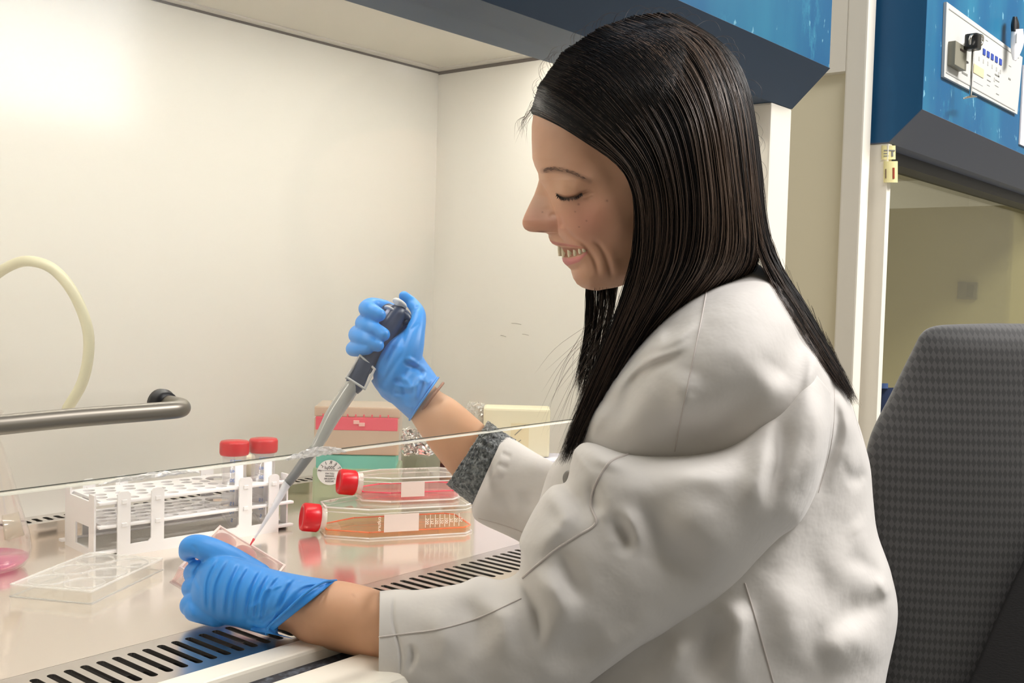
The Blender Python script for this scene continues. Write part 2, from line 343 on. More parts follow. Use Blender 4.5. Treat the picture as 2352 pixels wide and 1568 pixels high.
box('lamp_tray', X0, X1-.002, .73, .9045, ZC+.0, ZC+.03, alu, cab, label='grey metal tray in front of the lamp')
prism('fascia', PROF, .055, XE, blue, cab, label='mottled blue painted front cover')
prism('fascia_bevel', [(.576, 1.404), (.627, 1.3555), (.729, 1.3555), (.729, 1.357), (.6275, 1.3572), (.5772, 1.405)], .055, XE+.0005, navy, cab, label='slanting underside of the cover, paint darkened to navy for shade')  # navy joins a different grey-blue paint with the shade on the underside
box('upper_housing', .055, XE, .73, 1.30, 1.56, 2.05, creamw, cab)
box('pillar', X1+.004, XE, .627, .72, .80, 1.3555, creamw, cab, bev=.003, label='white right front pillar')
box('pillar', .055, X0-.004, .627, .72, .80, 1.3555, creamw, cab, bev=.003, label='white left front pillar')
prism('pillar_chamfer', [(X1-.012, .70), (X1+.004, .66), (X1+.02, .66), (X1+.02, .72), (X1-.012, .72)], .80, 1.44, creamw, cab, axis='z')
box('back_riser', X0, X1, 1.178, 1.181, .80, .8205, steel, cab, label='steel riser below the rear air slots')
# rear perforated strip and front grille with real slots
p = .01305; cells = []; x = X0
while x < X1-p: cells.append((x, x+p, 1.181, 1.2195, x+p/2, 1.197, .0034, .0034, .0065)); x += p
o = put('rear_slot_strip', holes_plate(cells, .8185, .8205, 12), steel2, cab, False, None, True)
box('rear_plenum_shade', X0, X1, 1.1815, 1.2195, .79, .8125, plenumshade, cab, label='black block as shade in the hollow under the rear slots')
p = .01333; cells = []; x = .734-46*p
while x < X1-p: cells.append((x, x+p, .6965, .785, x+p/2, .7405, .00345, .00345, .0265)); x += p
o = put('front_grille', holes_plate(cells, .7975, .8000, 16), steel2, cab, False, None, True, )
o.data.transform(Matrix.Identity(4))
box('front_plenum_shade', X0, X1, .6965, .784, .735, .7745, plenumshade, cab, label='black block as shade in the hollow under the front slots')
for q in range(0): pass
box('work_surface', X0, X1, .7855, 1.178, .775, .80, steel, cab, label='polished steel worktop')
box('front_lip', .055, XE-.066, .669, .6962, .775, .8015, creamw, cab, bev=.003, label='white painted lip beside the grille')
box('armrest_trough', .055, XE, .645, .669, .775, .7905, granite, cab, label='dark speckled trough in front of the lip')
box('front_sill', .055, XE, .575, .645, .70, .8, creamw, cab, bev=.014, seg=4, label='rounded white front edge')
box('cabinet_base', .055, XE, .60, 1.28, .66, .734, creamw, cab)
box('rear_apron', .055, XE, 1.05, 1.28, .10, .66, creamw, cab)
for lx in (.055, XE-.05): box('side_leg', lx, lx+.05, .66, 1.05, .10, .66, creamw, cab)
for lx in (.1, 1.25):
    for ly in (.66, 1.2): box('foot', lx, lx+.05, ly, ly+.05, 0, .10, greymat, cab)
# glass sash, its polished edge, its handle and bits of tape
glassm = clear('sash_glass', (0.985, 0.99, 0.98), .012, edge=.45, rough=.12)
sash = box('sash_glass', X0-.03, X1+.004, .677, .683, .9625, 1.50, glassm, cab, label='clear sliding front pane')
edgew = bpy.data.materials.new('piped_light_edge'); edgew.use_nodes = True; _n = edgew.node_tree; _n.nodes.clear()
_o = _n.nodes.new('ShaderNodeOutputMaterial'); _t = _n.nodes.new('ShaderNodeBsdfTranslucent'); _t.inputs[0].default_value = (1, 1, .96, 1); _d = _n.nodes.new('ShaderNodeBsdfDiffuse'); _d.inputs[0].default_value = (1, 1, .95, 1)
_m = _n.nodes.new('ShaderNodeMixShader'); _m.inputs[0].default_value = .3; _n.links.new(_t.outputs[0], _m.inputs[1]); _n.links.new(_d.outputs[0], _m.inputs[2]); _n.links.new(_m.outputs[0], _o.inputs[0]); edged = mat('dark_glass_edge_line', (0.03, 0.04, 0.03), .3)
box('sash_edge', X0-.03, X1+.004, .6768, .6832, .9608, .9618, edgew, cab, label='lower edge of the pane, white for the light piped through it')  # white translucent colour stands in for light piped along the glass edge
box('sash_edge_line', X0-.03, X1+.004, .6833, .6836, .9623, .9630, edged, cab, label='thin dark line above the pane edge')
tapem = clear('crumpled_film', (1, 1, 1), .55, (0.95, 0.93, 0.92), rough=.1)
def tape(xa, xb, h):
    n = 26; V = []; Fc = []
    for i in range(n):
        t = i/(n-1); xx = xa+(xb-xa)*t; hh = h*math.sin(math.pi*t)**.7
        for j in range(5): V.append((xx+random.uniform(-.001, .001), .6755-random.uniform(0, .003)*(1 if j else .3), .9608+(j/4)*hh+random.uniform(-.0006, .0006)))
    for i in range(n-1):
        for j in range(4): Fc.append((i*5+j, i*5+j+1, i*5+5+j+1, i*5+5+j))
    o = put('sash_tape', mesh(V, Fc), tapem, cab, False, 'crumpled clear tape on the pane edge', True)
    md = o.modifiers.new('s', 'SOLIDIFY'); md.thickness = .0006
def xs(px): r = ray(px, 1129-.1225*px); return (C0+r*(.677-C0[1])/r[1])[0]
tape(xs(225), xs(450), .0035); tape(xs(655), xs(790), .0075)
hm = mat('dark_bronze_handle', (0.21, 0.19, 0.16), 0.38, 0.7)
hp = [(.262, .676, 1.012), (.262, .655, 1.012), (.268, .643, 1.012), (.285, .638, 1.012), (.34, .638, 1.013), (.40, .638, 1.013), (.419, .641, 1.013), (.4265, .652, 1.0135), (.4265, .676, 1.014)]
h = sweep('handle', hp, [.0062]*9, hm, cab, n=20, k=8, label='dark bar handle on the pane')
for hx in (.262, .4265):
    lathe('handle_collar', [(0, 0), (.0105, 0), (.0105, .004), (.0085, .006), (.0085, .010), (0, .010)], mat('black_rubber', (.01, .01, .012), .4), h, 28,
          WM[cab].inverted() @ Matrix.Translation((hx, .6765, 1.0135)) @ Matrix.Rotation(math.pi/2, 4, 'X'))
# scuffs on the inner side wall: small printed marks
scm = mat('pencil_scuff', (0.35, 0.32, 0.28), .6)
for (x, y, l) in ((1175, 742, 22), (1200, 767, 14), (1150, 770, 12)):
    pts = []
    for t in (0, .5, 1):
        r = ray(x+l*t, y+3*t*t); q = C0+r*(1.2746-C0[0])/r[0]; pts.append(q)
    sweep('scuff_mark', pts, [.0004]*3, scm, cab, n=5, k=2)

# ================================================================== PARTITION between the cabinets
st(box('trim_1', 1.655, 1.688, .652, .686, 0, 2.2, creamw, world=False, bev=.003))
st(box('wall_partition', 1.655, 1.688, .686, 1.5, 1.468, 2.2, creamw, world=False)); st(box('trim_2', 1.672, 1.688, .686, 1.5, 0, 1.468, mat('yellowed_cream', (.80, .73, .54), .5), world=False))
st(box('trim_3', 1.6885, 1.6975, .664, .71, 0, 2.2, creamw, world=False, bev=.001))

# ================================================================== SECOND CABINET
c2 = empty('safety_cabinet', (2.3, .9, 0), 0, 'blue fronted safety cabinet with control panel standing unlit behind the chair', 'cabinet')
dx = 1.70; W2 = 1.2; XL, XR = dx, dx+1.285
prism('fascia', PROF, XL+.002, XR, blue, c2, label='mottled blue painted front cover')
prism('fascia_end', [(a+(.0008 if a > .6 else .0), b) for a, b in PROF], XL, XL+.0018, bluedark, c2, label='plain blue end face of the cover')
prism('fascia_bevel', [(.576, 1.404), (.627, 1.3555), (.729, 1.3555), (.729, 1.357), (.6275, 1.3572), (.5772, 1.405)], XL-.0005, XR, greymat, c2, label='dark grey slanting underside of the cover')
lathe('screw', [(0, 0), (.004, 0), (.0035, .0015), (0, .002)], steel2, c2, 16, WM[c2].inverted() @ Matrix.Translation(Vector(PZ(2085, 294, 1.392))) @ Matrix.Rotation(math.radians(140), 4, 'X'))
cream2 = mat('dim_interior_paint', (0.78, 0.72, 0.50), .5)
box('pillar', XL+.001, XL+.018, .628, .72, .80, 1.3555, creamw, c2, bev=.001, label='cream left front pillar')
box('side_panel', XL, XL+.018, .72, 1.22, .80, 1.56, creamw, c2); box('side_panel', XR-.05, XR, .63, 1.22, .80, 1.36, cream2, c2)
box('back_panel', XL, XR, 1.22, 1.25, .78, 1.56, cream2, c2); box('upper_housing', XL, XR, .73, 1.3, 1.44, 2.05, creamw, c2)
box('work_surface', XL, XR, .64, 1.22, .775, .80, steel, c2); box('cabinet_base', XL, XR, .58, 1.28, .0, .775, creamw, c2)
box('sash_glass', XL+.019, XR-.051, .69, .695, .81, 1.44, clear('dim_sash_glass', (.80, .80, .72), .03, (.3, .3, .25), edge=.5), c2, label='clear front pane, pulled down')
box('sash_rail', XL+.018, XR-.05, .655, .70, 1.335, 1.3553, mat('dark_rail', (.05, .05, .05), .5), c2)
sk = box('wall_socket', XR-.058, XR-.0505, .83, .88, 1.115, 1.16, mat('grey_socket', (.30, .28, .22), .5), c2, bev=.002)
box('rocker', XR-.0605, XR-.0582, .838, .855, 1.122, 1.153, mat('grey_socket2', (.22, .21, .17), .5), sk, bev=.001)
# control panel on the cover
pan = empty('control_panel', (1.8, .5755, 1.47), 0); pan.parent = c2; pan.location = Vector((1.8, .5755, 1.47))-Vector((2.3, .9, 0)); pan['label'] = 'white control panel with buttons and display'
# panel is one flat white plate with raised and printed pieces
def onp(px, py, Y=.5765):
    r = ray(px, py); return C0+r*(Y-C0[1])/r[1]
bpy.data.objects.remove(pan)
PW = mat('panel_white', (0.58, 0.585, 0.56), .4)
panel = prism('control_panel', [(1.782, 1.469), (2.225, 1.473), (2.243, 1.586), (1.778, 1.588)], .572, .5768, PW, c2, axis='y', label='white control panel with keypad, display and blue buttons')
lnm = mat('panel_line_grey', (0.42, 0.42, 0.40), .5)
for a in ((1.79, 2.215, 1.5785, 1.580), (1.79, 2.205, 1.4765, 1.478)): box('printed_line', a[0], a[1], .5712, .572, a[2], a[3], lnm, panel)
def pbox(name, pxa, pya, pxb, pyb, m, t=.002, label=None, bev=0):
    a = onp(pxa, pya, .572); b = onp(pxb, pyb, .572)
    return box(name, min(a[0], b[0]), max(a[0], b[0]), .572-t, .572, min(a[2], b[2]), max(a[2], b[2]), m, panel, bev=bev, label=label)
pbox('meter_box', 2178, 95, 2202, 165, mat('olive_grey_plastic', (.22, .21, .16), .5), .012, 'grey meter box', .001)
pbox('meter_window', 2188, 113, 2199, 124, mat('brown_window', (.05, .035, .03), .3), .0128)
pbox('key_switch', 2213, 139, 2219, 147, mat('black_metal', (.02, .02, .02), .3), .004, 'black key switch')
pbox('switch_symbol', 2214, 150, 2218, 163, mat('black_metal', (.02, .02, .02), .3), .0006)
pbox('display', 2236, 146, 2258, 180, mat('amber_display', (.72, .60, .38), .3), .001, 'pale amber display')
pbox('display_caption', 2236, 186, 2257, 198, mat('caption_grey', (.55, .55, .6), .5), .0006)
bm_ = mat('blue_button', (.02, .06, .36), .4)
for i in range(5): pbox('button', 2257.5+9.4*i, 111+5.7*i, 2262+9.4*i, 128+5.7*i, bm_, .0012, None)
tx = mat('grey_print', (.22, .22, .20), .6)
for (a, b, w_, h_) in ((2267, 172, 8, 3), (2267, 184, 8, 3), (2267, 195, 6, 3), (2285, 172, 10, 3), (2286, 184, 9, 4), (2285, 196, 8, 4), (2288, 214, 6, 5), (2264, 92, 5, 3), (2209, 168, 13, 3), (2317, 150, 5, 4), (2316, 178, 5, 7), (2283, 178, 1.5, 10), (2293, 165, 1.5, 12), (2248, 130, 1.5, 10), (2258, 136, 1.5, 10), (2268, 141, 1.5, 10), (2278, 148, 1.5, 10), (2288, 154, 1.5, 10), (2297, 160, 1.5, 10)):
    pbox('printed_mark', a, b, a+w_, b+h_, tx if w_ > 2 else lnm, .0005)
# chrome valve lever hung on the panel
chrome = mat('chrome', (.75, .72, .68), .15, 1.0)
lv = empty('hook_clamp', tuple(onp(2236, 100, .56)), 0, 'chrome clamp with black jaw and hanging rod on white control panel', 'clamp')
a = onp(2236, 92, .55); b = onp(2229, 222, .55)
sweep('rod', [a, (a+b)/2, b], [.0022]*3, chrome, lv, n=12, k=4)
sweep('foot_bar', [onp(2213, 226, .55), b, onp(2243, 222, .55)], [.0012, .0022, .0012], chrome, lv, n=10)
j = onp(2241, 98, .545); box('jaw', j[0]-.013, j[0]+.011, .538, .560, j[2]-.012, j[2]+.014, mat('black_metal', (.02, .02, .02), .3), lv, bev=.004)
sweep('jaw_frame', [onp(2228, 100, .548), onp(2230, 84, .546), onp(2243, 80, .546), onp(2256, 83, .548), onp(2255, 100, .55), onp(2243, 112, .55)], [.0022]*6, chrome, lv, n=10)
sweep('post', [onp(2222, 96, .5715), onp(2232, 96, .55)], [.003, .003], chrome, lv, n=10)
# white clip tool hung at the right of the panel
cl = empty('hanging_clip', tuple(onp(2338, 90, .56)), 0, 'white and black plastic clip hanging at the upper right corner of the control panel', 'clip')
V, Fc = loftVF([(2322, 68), (2321, 95), (2322, 120), (2326, 138)], [(2350, 66), (2352, 95), (2345, 120), (2334, 140)], [1.97]*4, [.012]*4, N=24, M=24)
put('body', fixn(mesh(V, Fc)), whitepl, cl, True, None, True)
V, Fc = loftVF([(2326, 38), (2322, 55), (2322, 72)], [(2336, 38), (2341, 55), (2341, 72)], [1.97]*3, [.012]*3, N=20, M=20); put('grip', fixn(mesh(V, Fc)), mat('black_rubber', (.01, .01, .012), .4), cl, True, None, True)
sweep('slit', [D(2335, 78, 1.956), D(2334, 98, 1.956)], [.0012, .0012], lnm, cl, n=6)
sh = box('notice_sheet', 2.262, 2.50, .5735, .5765, 1.42, 1.575, mat('paper_pink_white', (.86, .78, .76), .6), None); sh.parent = c2; sh.data.transform(Matrix.Translation((-2.3, -.9, 0)))
sh['label'] = 'white paper notice beside the panel'
# yellow sensor block on the second cabinet's pillar
yel = mat('pale_yellow_plastic', (.80, .72, .36), .4)
ys = empty('yellow_door_sensor', (1.72, .61, 1.25), 0, 'small pale yellow plastic sensor fixed to the top of the cream post', 'sensor')
def bbx(name, xa, ya, xb, yb, dep, dt, m, parent, bev=.002, label=None):
    V, Fc = loftVF([(xa, ya), (xa, (ya+yb)/2), (xa, yb)], [(xb, ya), (xb, (ya+yb)/2), (xb, yb)], [dep]*3, [dt]*3, N=6, M=24, power=.25); return put(name, fixn(mesh(V, Fc)), m, parent, False, label, True)
bbx('top_block', 2024, 334, 2057, 366, 1.715, .014, yel, ys); bbx('lower_block', 2029, 370, 2062, 419, 1.713, .016, yel, ys)
bbx('red_slot', 2050, 385, 2055, 410, 1.6985, .002, mat('dull_red', (.35, .05, .02), .5), ys); bbx('dark_slot', 2033, 388, 2036, 409, 1.6985, .002, mat('brown_slot', (.15, .1, .05), .5), ys)
for (xa, ya, xb, yb) in ((2030, 344, 2056, 347), (2030, 351, 2040, 353), (2030, 357, 2042, 359), (2047, 348, 2052, 359)): bbx('printed_mark', xa, ya, xb, yb, 1.7022, .0015, tx, ys)
# items inside second cabinet
tb = empty('blue_storage_bin', (1.87, .76, .80), 0, 'dark blue bin edge showing between cream post and office chair', 'bin')
bbx('bin_body', 2018, 890, 2075, 1030, 1.83, .02, mat('dark_blue_plastic', (.02, .035, .09), .5), tb); bbx('bin_rim', 2016, 880, 2040, 892, 1.82, .02, mat('mid_blue_plastic', (.04, .08, .2), .5), tb)

# ================================================================== THINGS ON THE WORKTOP
Z = 0.80
# --- tube rack
ra = math.atan2(-.027, .235)
rk = empty('tube_rack', (.596, 1.061, Z), ra, 'white plastic test tube rack with round holes, standing on the steel worktop', 'rack')
L, Wd, H = .236, .088, .064
def rack_plate(name, z, m, skipmesh=False):
    cells = []; e = .006; yy0, yy1 = .004, Wd-.004
    n1 = 6; w1 = .0235; h1 = (yy1-yy0)/5
    for i in range(n1):
        for j in range(5): x = e+i*w1; y = yy0+j*h1; cells.append((x, x+w1, y, y+h1, x+w1*(.38 if j % 2 else .62), y+h1/2, .0068, .0062, 0))
    xx = e+n1*w1; w2 = (L-e-xx-.002)/3; 
    tot = 3*w2+.003; bx = (0, .15, .53, 1.0)
    for i in range(3):
        for j in range(2):
            x = xx+bx[i]*tot; ww = (bx[i+1]-bx[i])*tot; hh = (yy1-yy0)/2; y = yy0+j*hh
            if i == 0:
                for q in (0, 1): cells.append((x, x+ww, y+q*hh/2, y+(q+1)*hh/2, x+ww*.5, y+(q+.5)*hh/2, .0062, .0075, 0))
            else: cells.append((x, x+ww, y, y+hh, x+ww*(.5 if i == 1 else .60), y+hh/2, .0148, .0148, 0))
    return put(name, holes_plate(cells, z, z+.0025, 24), m, rk, False)
rack_plate('top_plate', H-.006, whitepl); rack_plate('middle_plate', .032, whitepl)
for z in (H-.006, .032, .004): 
    for yy in (-.002, Wd-.006): box('plate_rim', -.008 if z < .01 else .0, L+.008, yy, yy+.008, z-.0005, z+.0030, whitepl, rk, bev=.0012, world=False)
box('base_plate', -.002, L+.002, 0, Wd, .003, .0055, mat('mesh_white', (.66, .63, .58), .5, bump=(300, .5, .002, (1, 1, 1))), rk, world=False)
def rack_side(name, y):
    # comb shaped side: bottom rail with four uprights, thick rounded corners
    bm = bmesh.new(); ups = [(.0195, .034), (.058, .073), (.167, .184), (.207, .221)]
    out = [(.0195, 0), (.221, 0)]
    prev = None
    for (a, b) in reversed(ups):
        out += [(b, .012), (b, H+.004), (b-.003, H+.007), (a+.003, H+.007), (a, H+.004), (a, .016), (a-.003, .0125)]
    out[-1] = (.0195, .008)
    V = [(x_, y, z_) for x_, z_ in out]; f = bm.faces.new([bm.verts.new(v) for v in V])
    r = bmesh.ops.extrude_face_region(bm, geom=[f]); bmesh.ops.translate(bm, vec=(0, .0022, 0), verts=[v for v in r['geom'] if isinstance(v, bmesh.types.BMVert)])
    bmesh.ops.triangulate(bm, faces=[q for q in bm.faces if len(q.verts) > 4]); bmesh.ops.recalc_face_normals(bm, faces=bm.faces)
    me = bpy.data.meshes.new('m'); bm.to_mesh(me); bm.free(); o = put(name, me, whitepl, rk, False)
    for (a, b) in ups:
        for zz in (H-.0045, .034): box('clip_tab', (a+b)/2-.003, (a+b)/2+.003, y-.0012, y+.0003 if y < .01 else y+.003, zz-.002, zz+.0025, whitepl, o, bev=.0005, world=False)
    return o
rack_side('side_comb', -.0045); rack_side('side_comb', Wd+.002)
def rack_end(x):
    bm = bmesh.new(); y0, y1 = .004, Wd-.004
    def bxx(ya, yb, za, zb): 
        g = bmesh.ops.create_cube(bm, size=1)['verts']
        for v in g: v.co = Vector((x+v.co.x*.0022, (ya+yb)/2+v.co.y*(yb-ya), (za+zb)/2+v.co.z*(zb-za)))
    bxx(y0, y1, .032, H-.004); bxx(y0, y0+.014, 0, .032); bxx(y1-.030, y1, 0, .032); bxx(y0+.014, y1-.030, 0, .008); bxx(y0, y0+.014, H-.004, H+.004); bxx(y1-.014, y1, H-.004, H+.006)
    me = bpy.data.meshes.new('m'); bm.to_mesh(me); bm.free(); put('end_panel', me, whitepl, rk, False)
rack_end(-.002); rack_end(L+.002)
# --- 50 ml tubes
tubem = clear('tube_plastic', (1, 1, 1), .09, (.95, .94, .96), rough=.12, rim=.12, edge=.15); bluep = mat('blue_print', (.16, .28, .62), .5); wlab = mat('white_print_patch', (.86, .84, .86), .6)
def tube(cx, cy, label):
    t = empty('centrifuge_tube', (cx, cy, Z+.006), 0, label, 'tube', 'red capped tubes in the rack')
    lathe('tube_body', [(0, 0), (.004, .0005), (.0138, .014), (.0142, .02), (.0146, .090), (.0136, .090), (.013, .02), (.0034, .002), (0, .002)], tubem, t, 40)
    lathe('cap', [(0, .089), (.0165, .089), (.0172, .0915), (.0172, .103), (.0162, .1055), (0, .1060)], red, t, 72, ribs=(36, .0003, .091, .1035))
    tc = Vector((C0[0]-cx, C0[1]-cy, 0)).normalized(); ang = math.atan2(tc.y, tc.x)
    bm = bmesh.new(); n = 10; 
    for k in range(n):
        a0 = ang+.05+.75*k/n; a1 = ang+.05+.75*(k+1)/n; R = .0148
        bm.faces.new([bm.verts.new(v) for v in ((R*math.cos(a0), R*math.sin(a0), .030), (R*math.cos(a1), R*math.sin(a1), .030), (R*math.cos(a1), R*math.sin(a1), .080), (R*math.cos(a0), R*math.sin(a0), .080))])
    bmesh.ops.remove_doubles(bm, verts=bm.verts, dist=1e-5)
    me = bpy.data.meshes.new('m'); bm.to_mesh(me); bm.free(); o = put('write_on_patch', me, wlab, t); md = o.modifiers.new('s', 'SOLIDIFY'); md.thickness = .0002
    for k, s in enumerate(('50', '40', '30', '20', '15', '10', '5')):
        z = (.083, .071, .060, .049, .032, .022, .012)[k]; a = ang-.12; R = .0152
        text(s, .006, bluep, t, Matrix.Translation((R*math.cos(a), R*math.sin(a), z)) @ Matrix.Rotation(a+math.pi/2, 4, 'Z') @ Matrix.Rotation(math.pi/2, 4, 'X'), 'scale_number')
    box('printed_line', -.0005, .0005, -.004, .004, 0, .0006, bluep, t, world=False).data.transform(Matrix.Translation((.0152*math.cos(ang+.3), .0152*math.sin(ang+.3), .084)) @ Matrix.Rotation(ang+.3, 4, 'Z'))
    return t
Rm = WM[rk]
xx = .006+6*.0235; w2 = (L-.006-xx-.002)/3; hy = (Wd-.008)/2
pa = Rm @ Vector((xx+.34*(3*w2+.003), .004+.5*hy, 0)); pb = Rm @ Vector((xx+2.5*w2, .004+.5*hy+hy*0.55, 0)); 
tube(pa.x, pa.y, 'left of the two red capped clear tubes in the white rack'); pb = Rm @ Vector((xx+2.5*w2, .004+1.0*hy, 0))
pb = Rm @ Vector((xx+(.53+.47*.60)*(3*w2+.003), .004+.5*hy, 0)); tube(pb.x, pb.y, 'right of the two red capped clear tubes, nearest the pipette')
# --- small white capped vial behind the tubes
vp = Rm @ Vector((xx+2.45*w2, .004+1.5*hy, 0)); v = empty('small_vial', (vp.x, vp.y, Z+.006), 0, 'small clear vial with pale yellow lid behind the two red capped tubes', 'vial')
lathe('vial_body', [(0, 0), (.009, .002), (.0095, .055), (.0085, .055), (.008, .003), (0, .002)], tubem, v, 28); lathe('lid', [(0, .055), (.0125, .055), (.0125, .078), (.011, .080), (0, .080)], mat('ivory_plastic', (.80, .76, .60), .4), v, 28)
# --- plate lid lying on the worktop
plast = clear('clear_polystyrene', (.97, .97, .96), .07, (.95, .94, .92), rough=.05, edge=.8, rim=.15)
def wellplate(name, loc, rz, label, cat, lx=.1275, ly=.0855, h=.009, wells=True, mtx=None, top=True):
    e = empty(name, loc, rz, label, cat)
    if mtx is not None: WM[e] = mtx; e.matrix_world = mtx; e.rotation_mode = 'QUATERNION'; e.location = mtx.to_translation(); e.rotation_quaternion = mtx.to_quaternion()
    return e
a, b = PZ(50, 1350, Z), PZ(388, 1300, Z)
F_ = PZ(210, 1388, Z); Rr = PZ(388, 1302, Z); Lr = PZ(50, 1372, Z); an = math.atan2(Rr[1]-F_[1], Rr[0]-F_[0])
lid = empty('plate_lid', (F_[0], F_[1], Z), an, 'clear plastic well plate lid lying flat on the worktop in front of the rack', 'plate lid')
def plate_geo(parent, lx, ly, h, m, wells=None, t=.0012, topz=None, name='skirt', top=True):
    for (x0, x1, y0, y1) in ((0, lx, 0, t), (0, lx, ly-t, ly), (0, t, t, ly-t), (lx-t, lx, t, ly-t)): box(name, x0, x1, y0, y1, 0, h, m, parent, world=False, bev=.0003)
    if top: box('top_sheet', 0, lx, 0, ly, h-.0002, h+.001, m, parent, world=False, bev=.0004)
    rimm = clear('polystyrene_rim', (.98, .98, .98), .45, (1, .99, .97), rough=.05)
    for (x0, x1, y0, y1) in ((0, lx, 0, .0014), (0, lx, ly-.0014, ly), (0, .0014, 0, ly), (lx-.0014, lx, 0, ly)):
        box('rim', x0, x1, y0, y1, h+.001, h+.0022, rimm, parent, world=False); box('foot_rim', x0-.0006, x1+.0006, y0-.0006, y1+.0006, 0, .0008, rimm, parent, world=False)
ly_ = math.dist(F_[:2], Lr[:2]); lx_ = math.dist(F_[:2], Rr[:2]); plate_geo(lid, .1275, .0855, .0105, plast)
ringm = clear('moulded_ring', (.98, .98, .98), .25, (.95, .94, .92))
for i in range(3):
    for jx in range(2):
        lathe('well_ring', [(.0176, .0117), (.0182, .0127), (.0188, .0117), (.0182, .0112), (.0176, .0117)], ringm, lid, 40, Matrix.Translation((.0245+i*.0392, .0235+jx*.0385, 0)))
# --- Erlenmeyer flask with pink liquid
eg = clear('lab_glass', (.985, .975, .965), .03, (.9, .88, .85), edge=.7, rim=.10)
er = empty('erlenmeyer_flask', (0.4920, 1.1001, Z), 0, 'clear glass conical flask holding a little pink liquid, cut by the left picture edge', 'flask')
R = .0455
prf = [(0, .0015), (.030, .0006), (.040, .004), (R*.99, .013), (R, .022), (.0435, .036), (.036, .062), (.028, .092), (.021, .118), (.0165, .132), (.016, .160), (.0185, .163)]
lathe('glass_wall', prf+[(r-.0014 if r > .002 else 0, z+.0012) for r, z in reversed(prf)], eg, er, 64)
pk = mat('pink_medium', (.85, .06, .38), .15, trans=.6, ior=1.33, emit=None); pkc = clear('pink_liquid', (1, .62, .80), .22, (.92, .30, .60), rough=.05)
lathe('pink_liquid', [(0, .0032), (.029, .0026), (.039, .0065), (.0425, .011), (.0425, .0125), (0, .0125)], pkc, er, 48)
tw = Vector((C0[0]-0.4920, C0[1]-1.1001, 0)); an_ = math.atan2(tw.y, tw.x)
bm = bmesh.new()
for k in range(12):
    a0 = an_+.45+.6*k/12; a1 = an_+.45+.6*(k+1)/12
    bm.faces.new([bm.verts.new(v) for v in ((.0437*math.cos(a0), .0437*math.sin(a0), .038), (.0437*math.cos(a1), .0437*math.sin(a1), .038), (.0370*math.cos(a1), .0370*math.sin(a1), .062), (.0370*math.cos(a0), .0370*math.sin(a0), .062))])
bmesh.ops.remove_doubles(bm, verts=bm.verts, dist=1e-5); me = bpy.data.meshes.new('m'); bm.to_mesh(me); bm.free()
put('frosted_patch', me, clear('frosted_patch', (.9, .85, .8), .45, (.62, .56, .47)), er).modifiers.new('s', 'SOLIDIFY').thickness = .0002
# --- hose
hosem = mat('silicone_hose', (.80, .76, .56), .35, sss=.0, trans=.15)
sweep_pts = [(-70, 760, 1.16), (-55, 690, 1.14), (-20, 640, 1.12), (30, 607, 1.11), (75, 600, 1.10), (125, 620, 1.10), (170, 675, 1.10), (200, 750, 1.10), (203, 815, 1.10), (188, 880, 1.10), (155, 938, 1.10)]
ho = sweep('silicone_hose', [pd(q) for q in sweep_pts], [.0056]*11, hosem, None, n=20, k=6); tag(ho, 'translucent yellowish silicone hose arching in front of the cabinet back wall', 'hose')
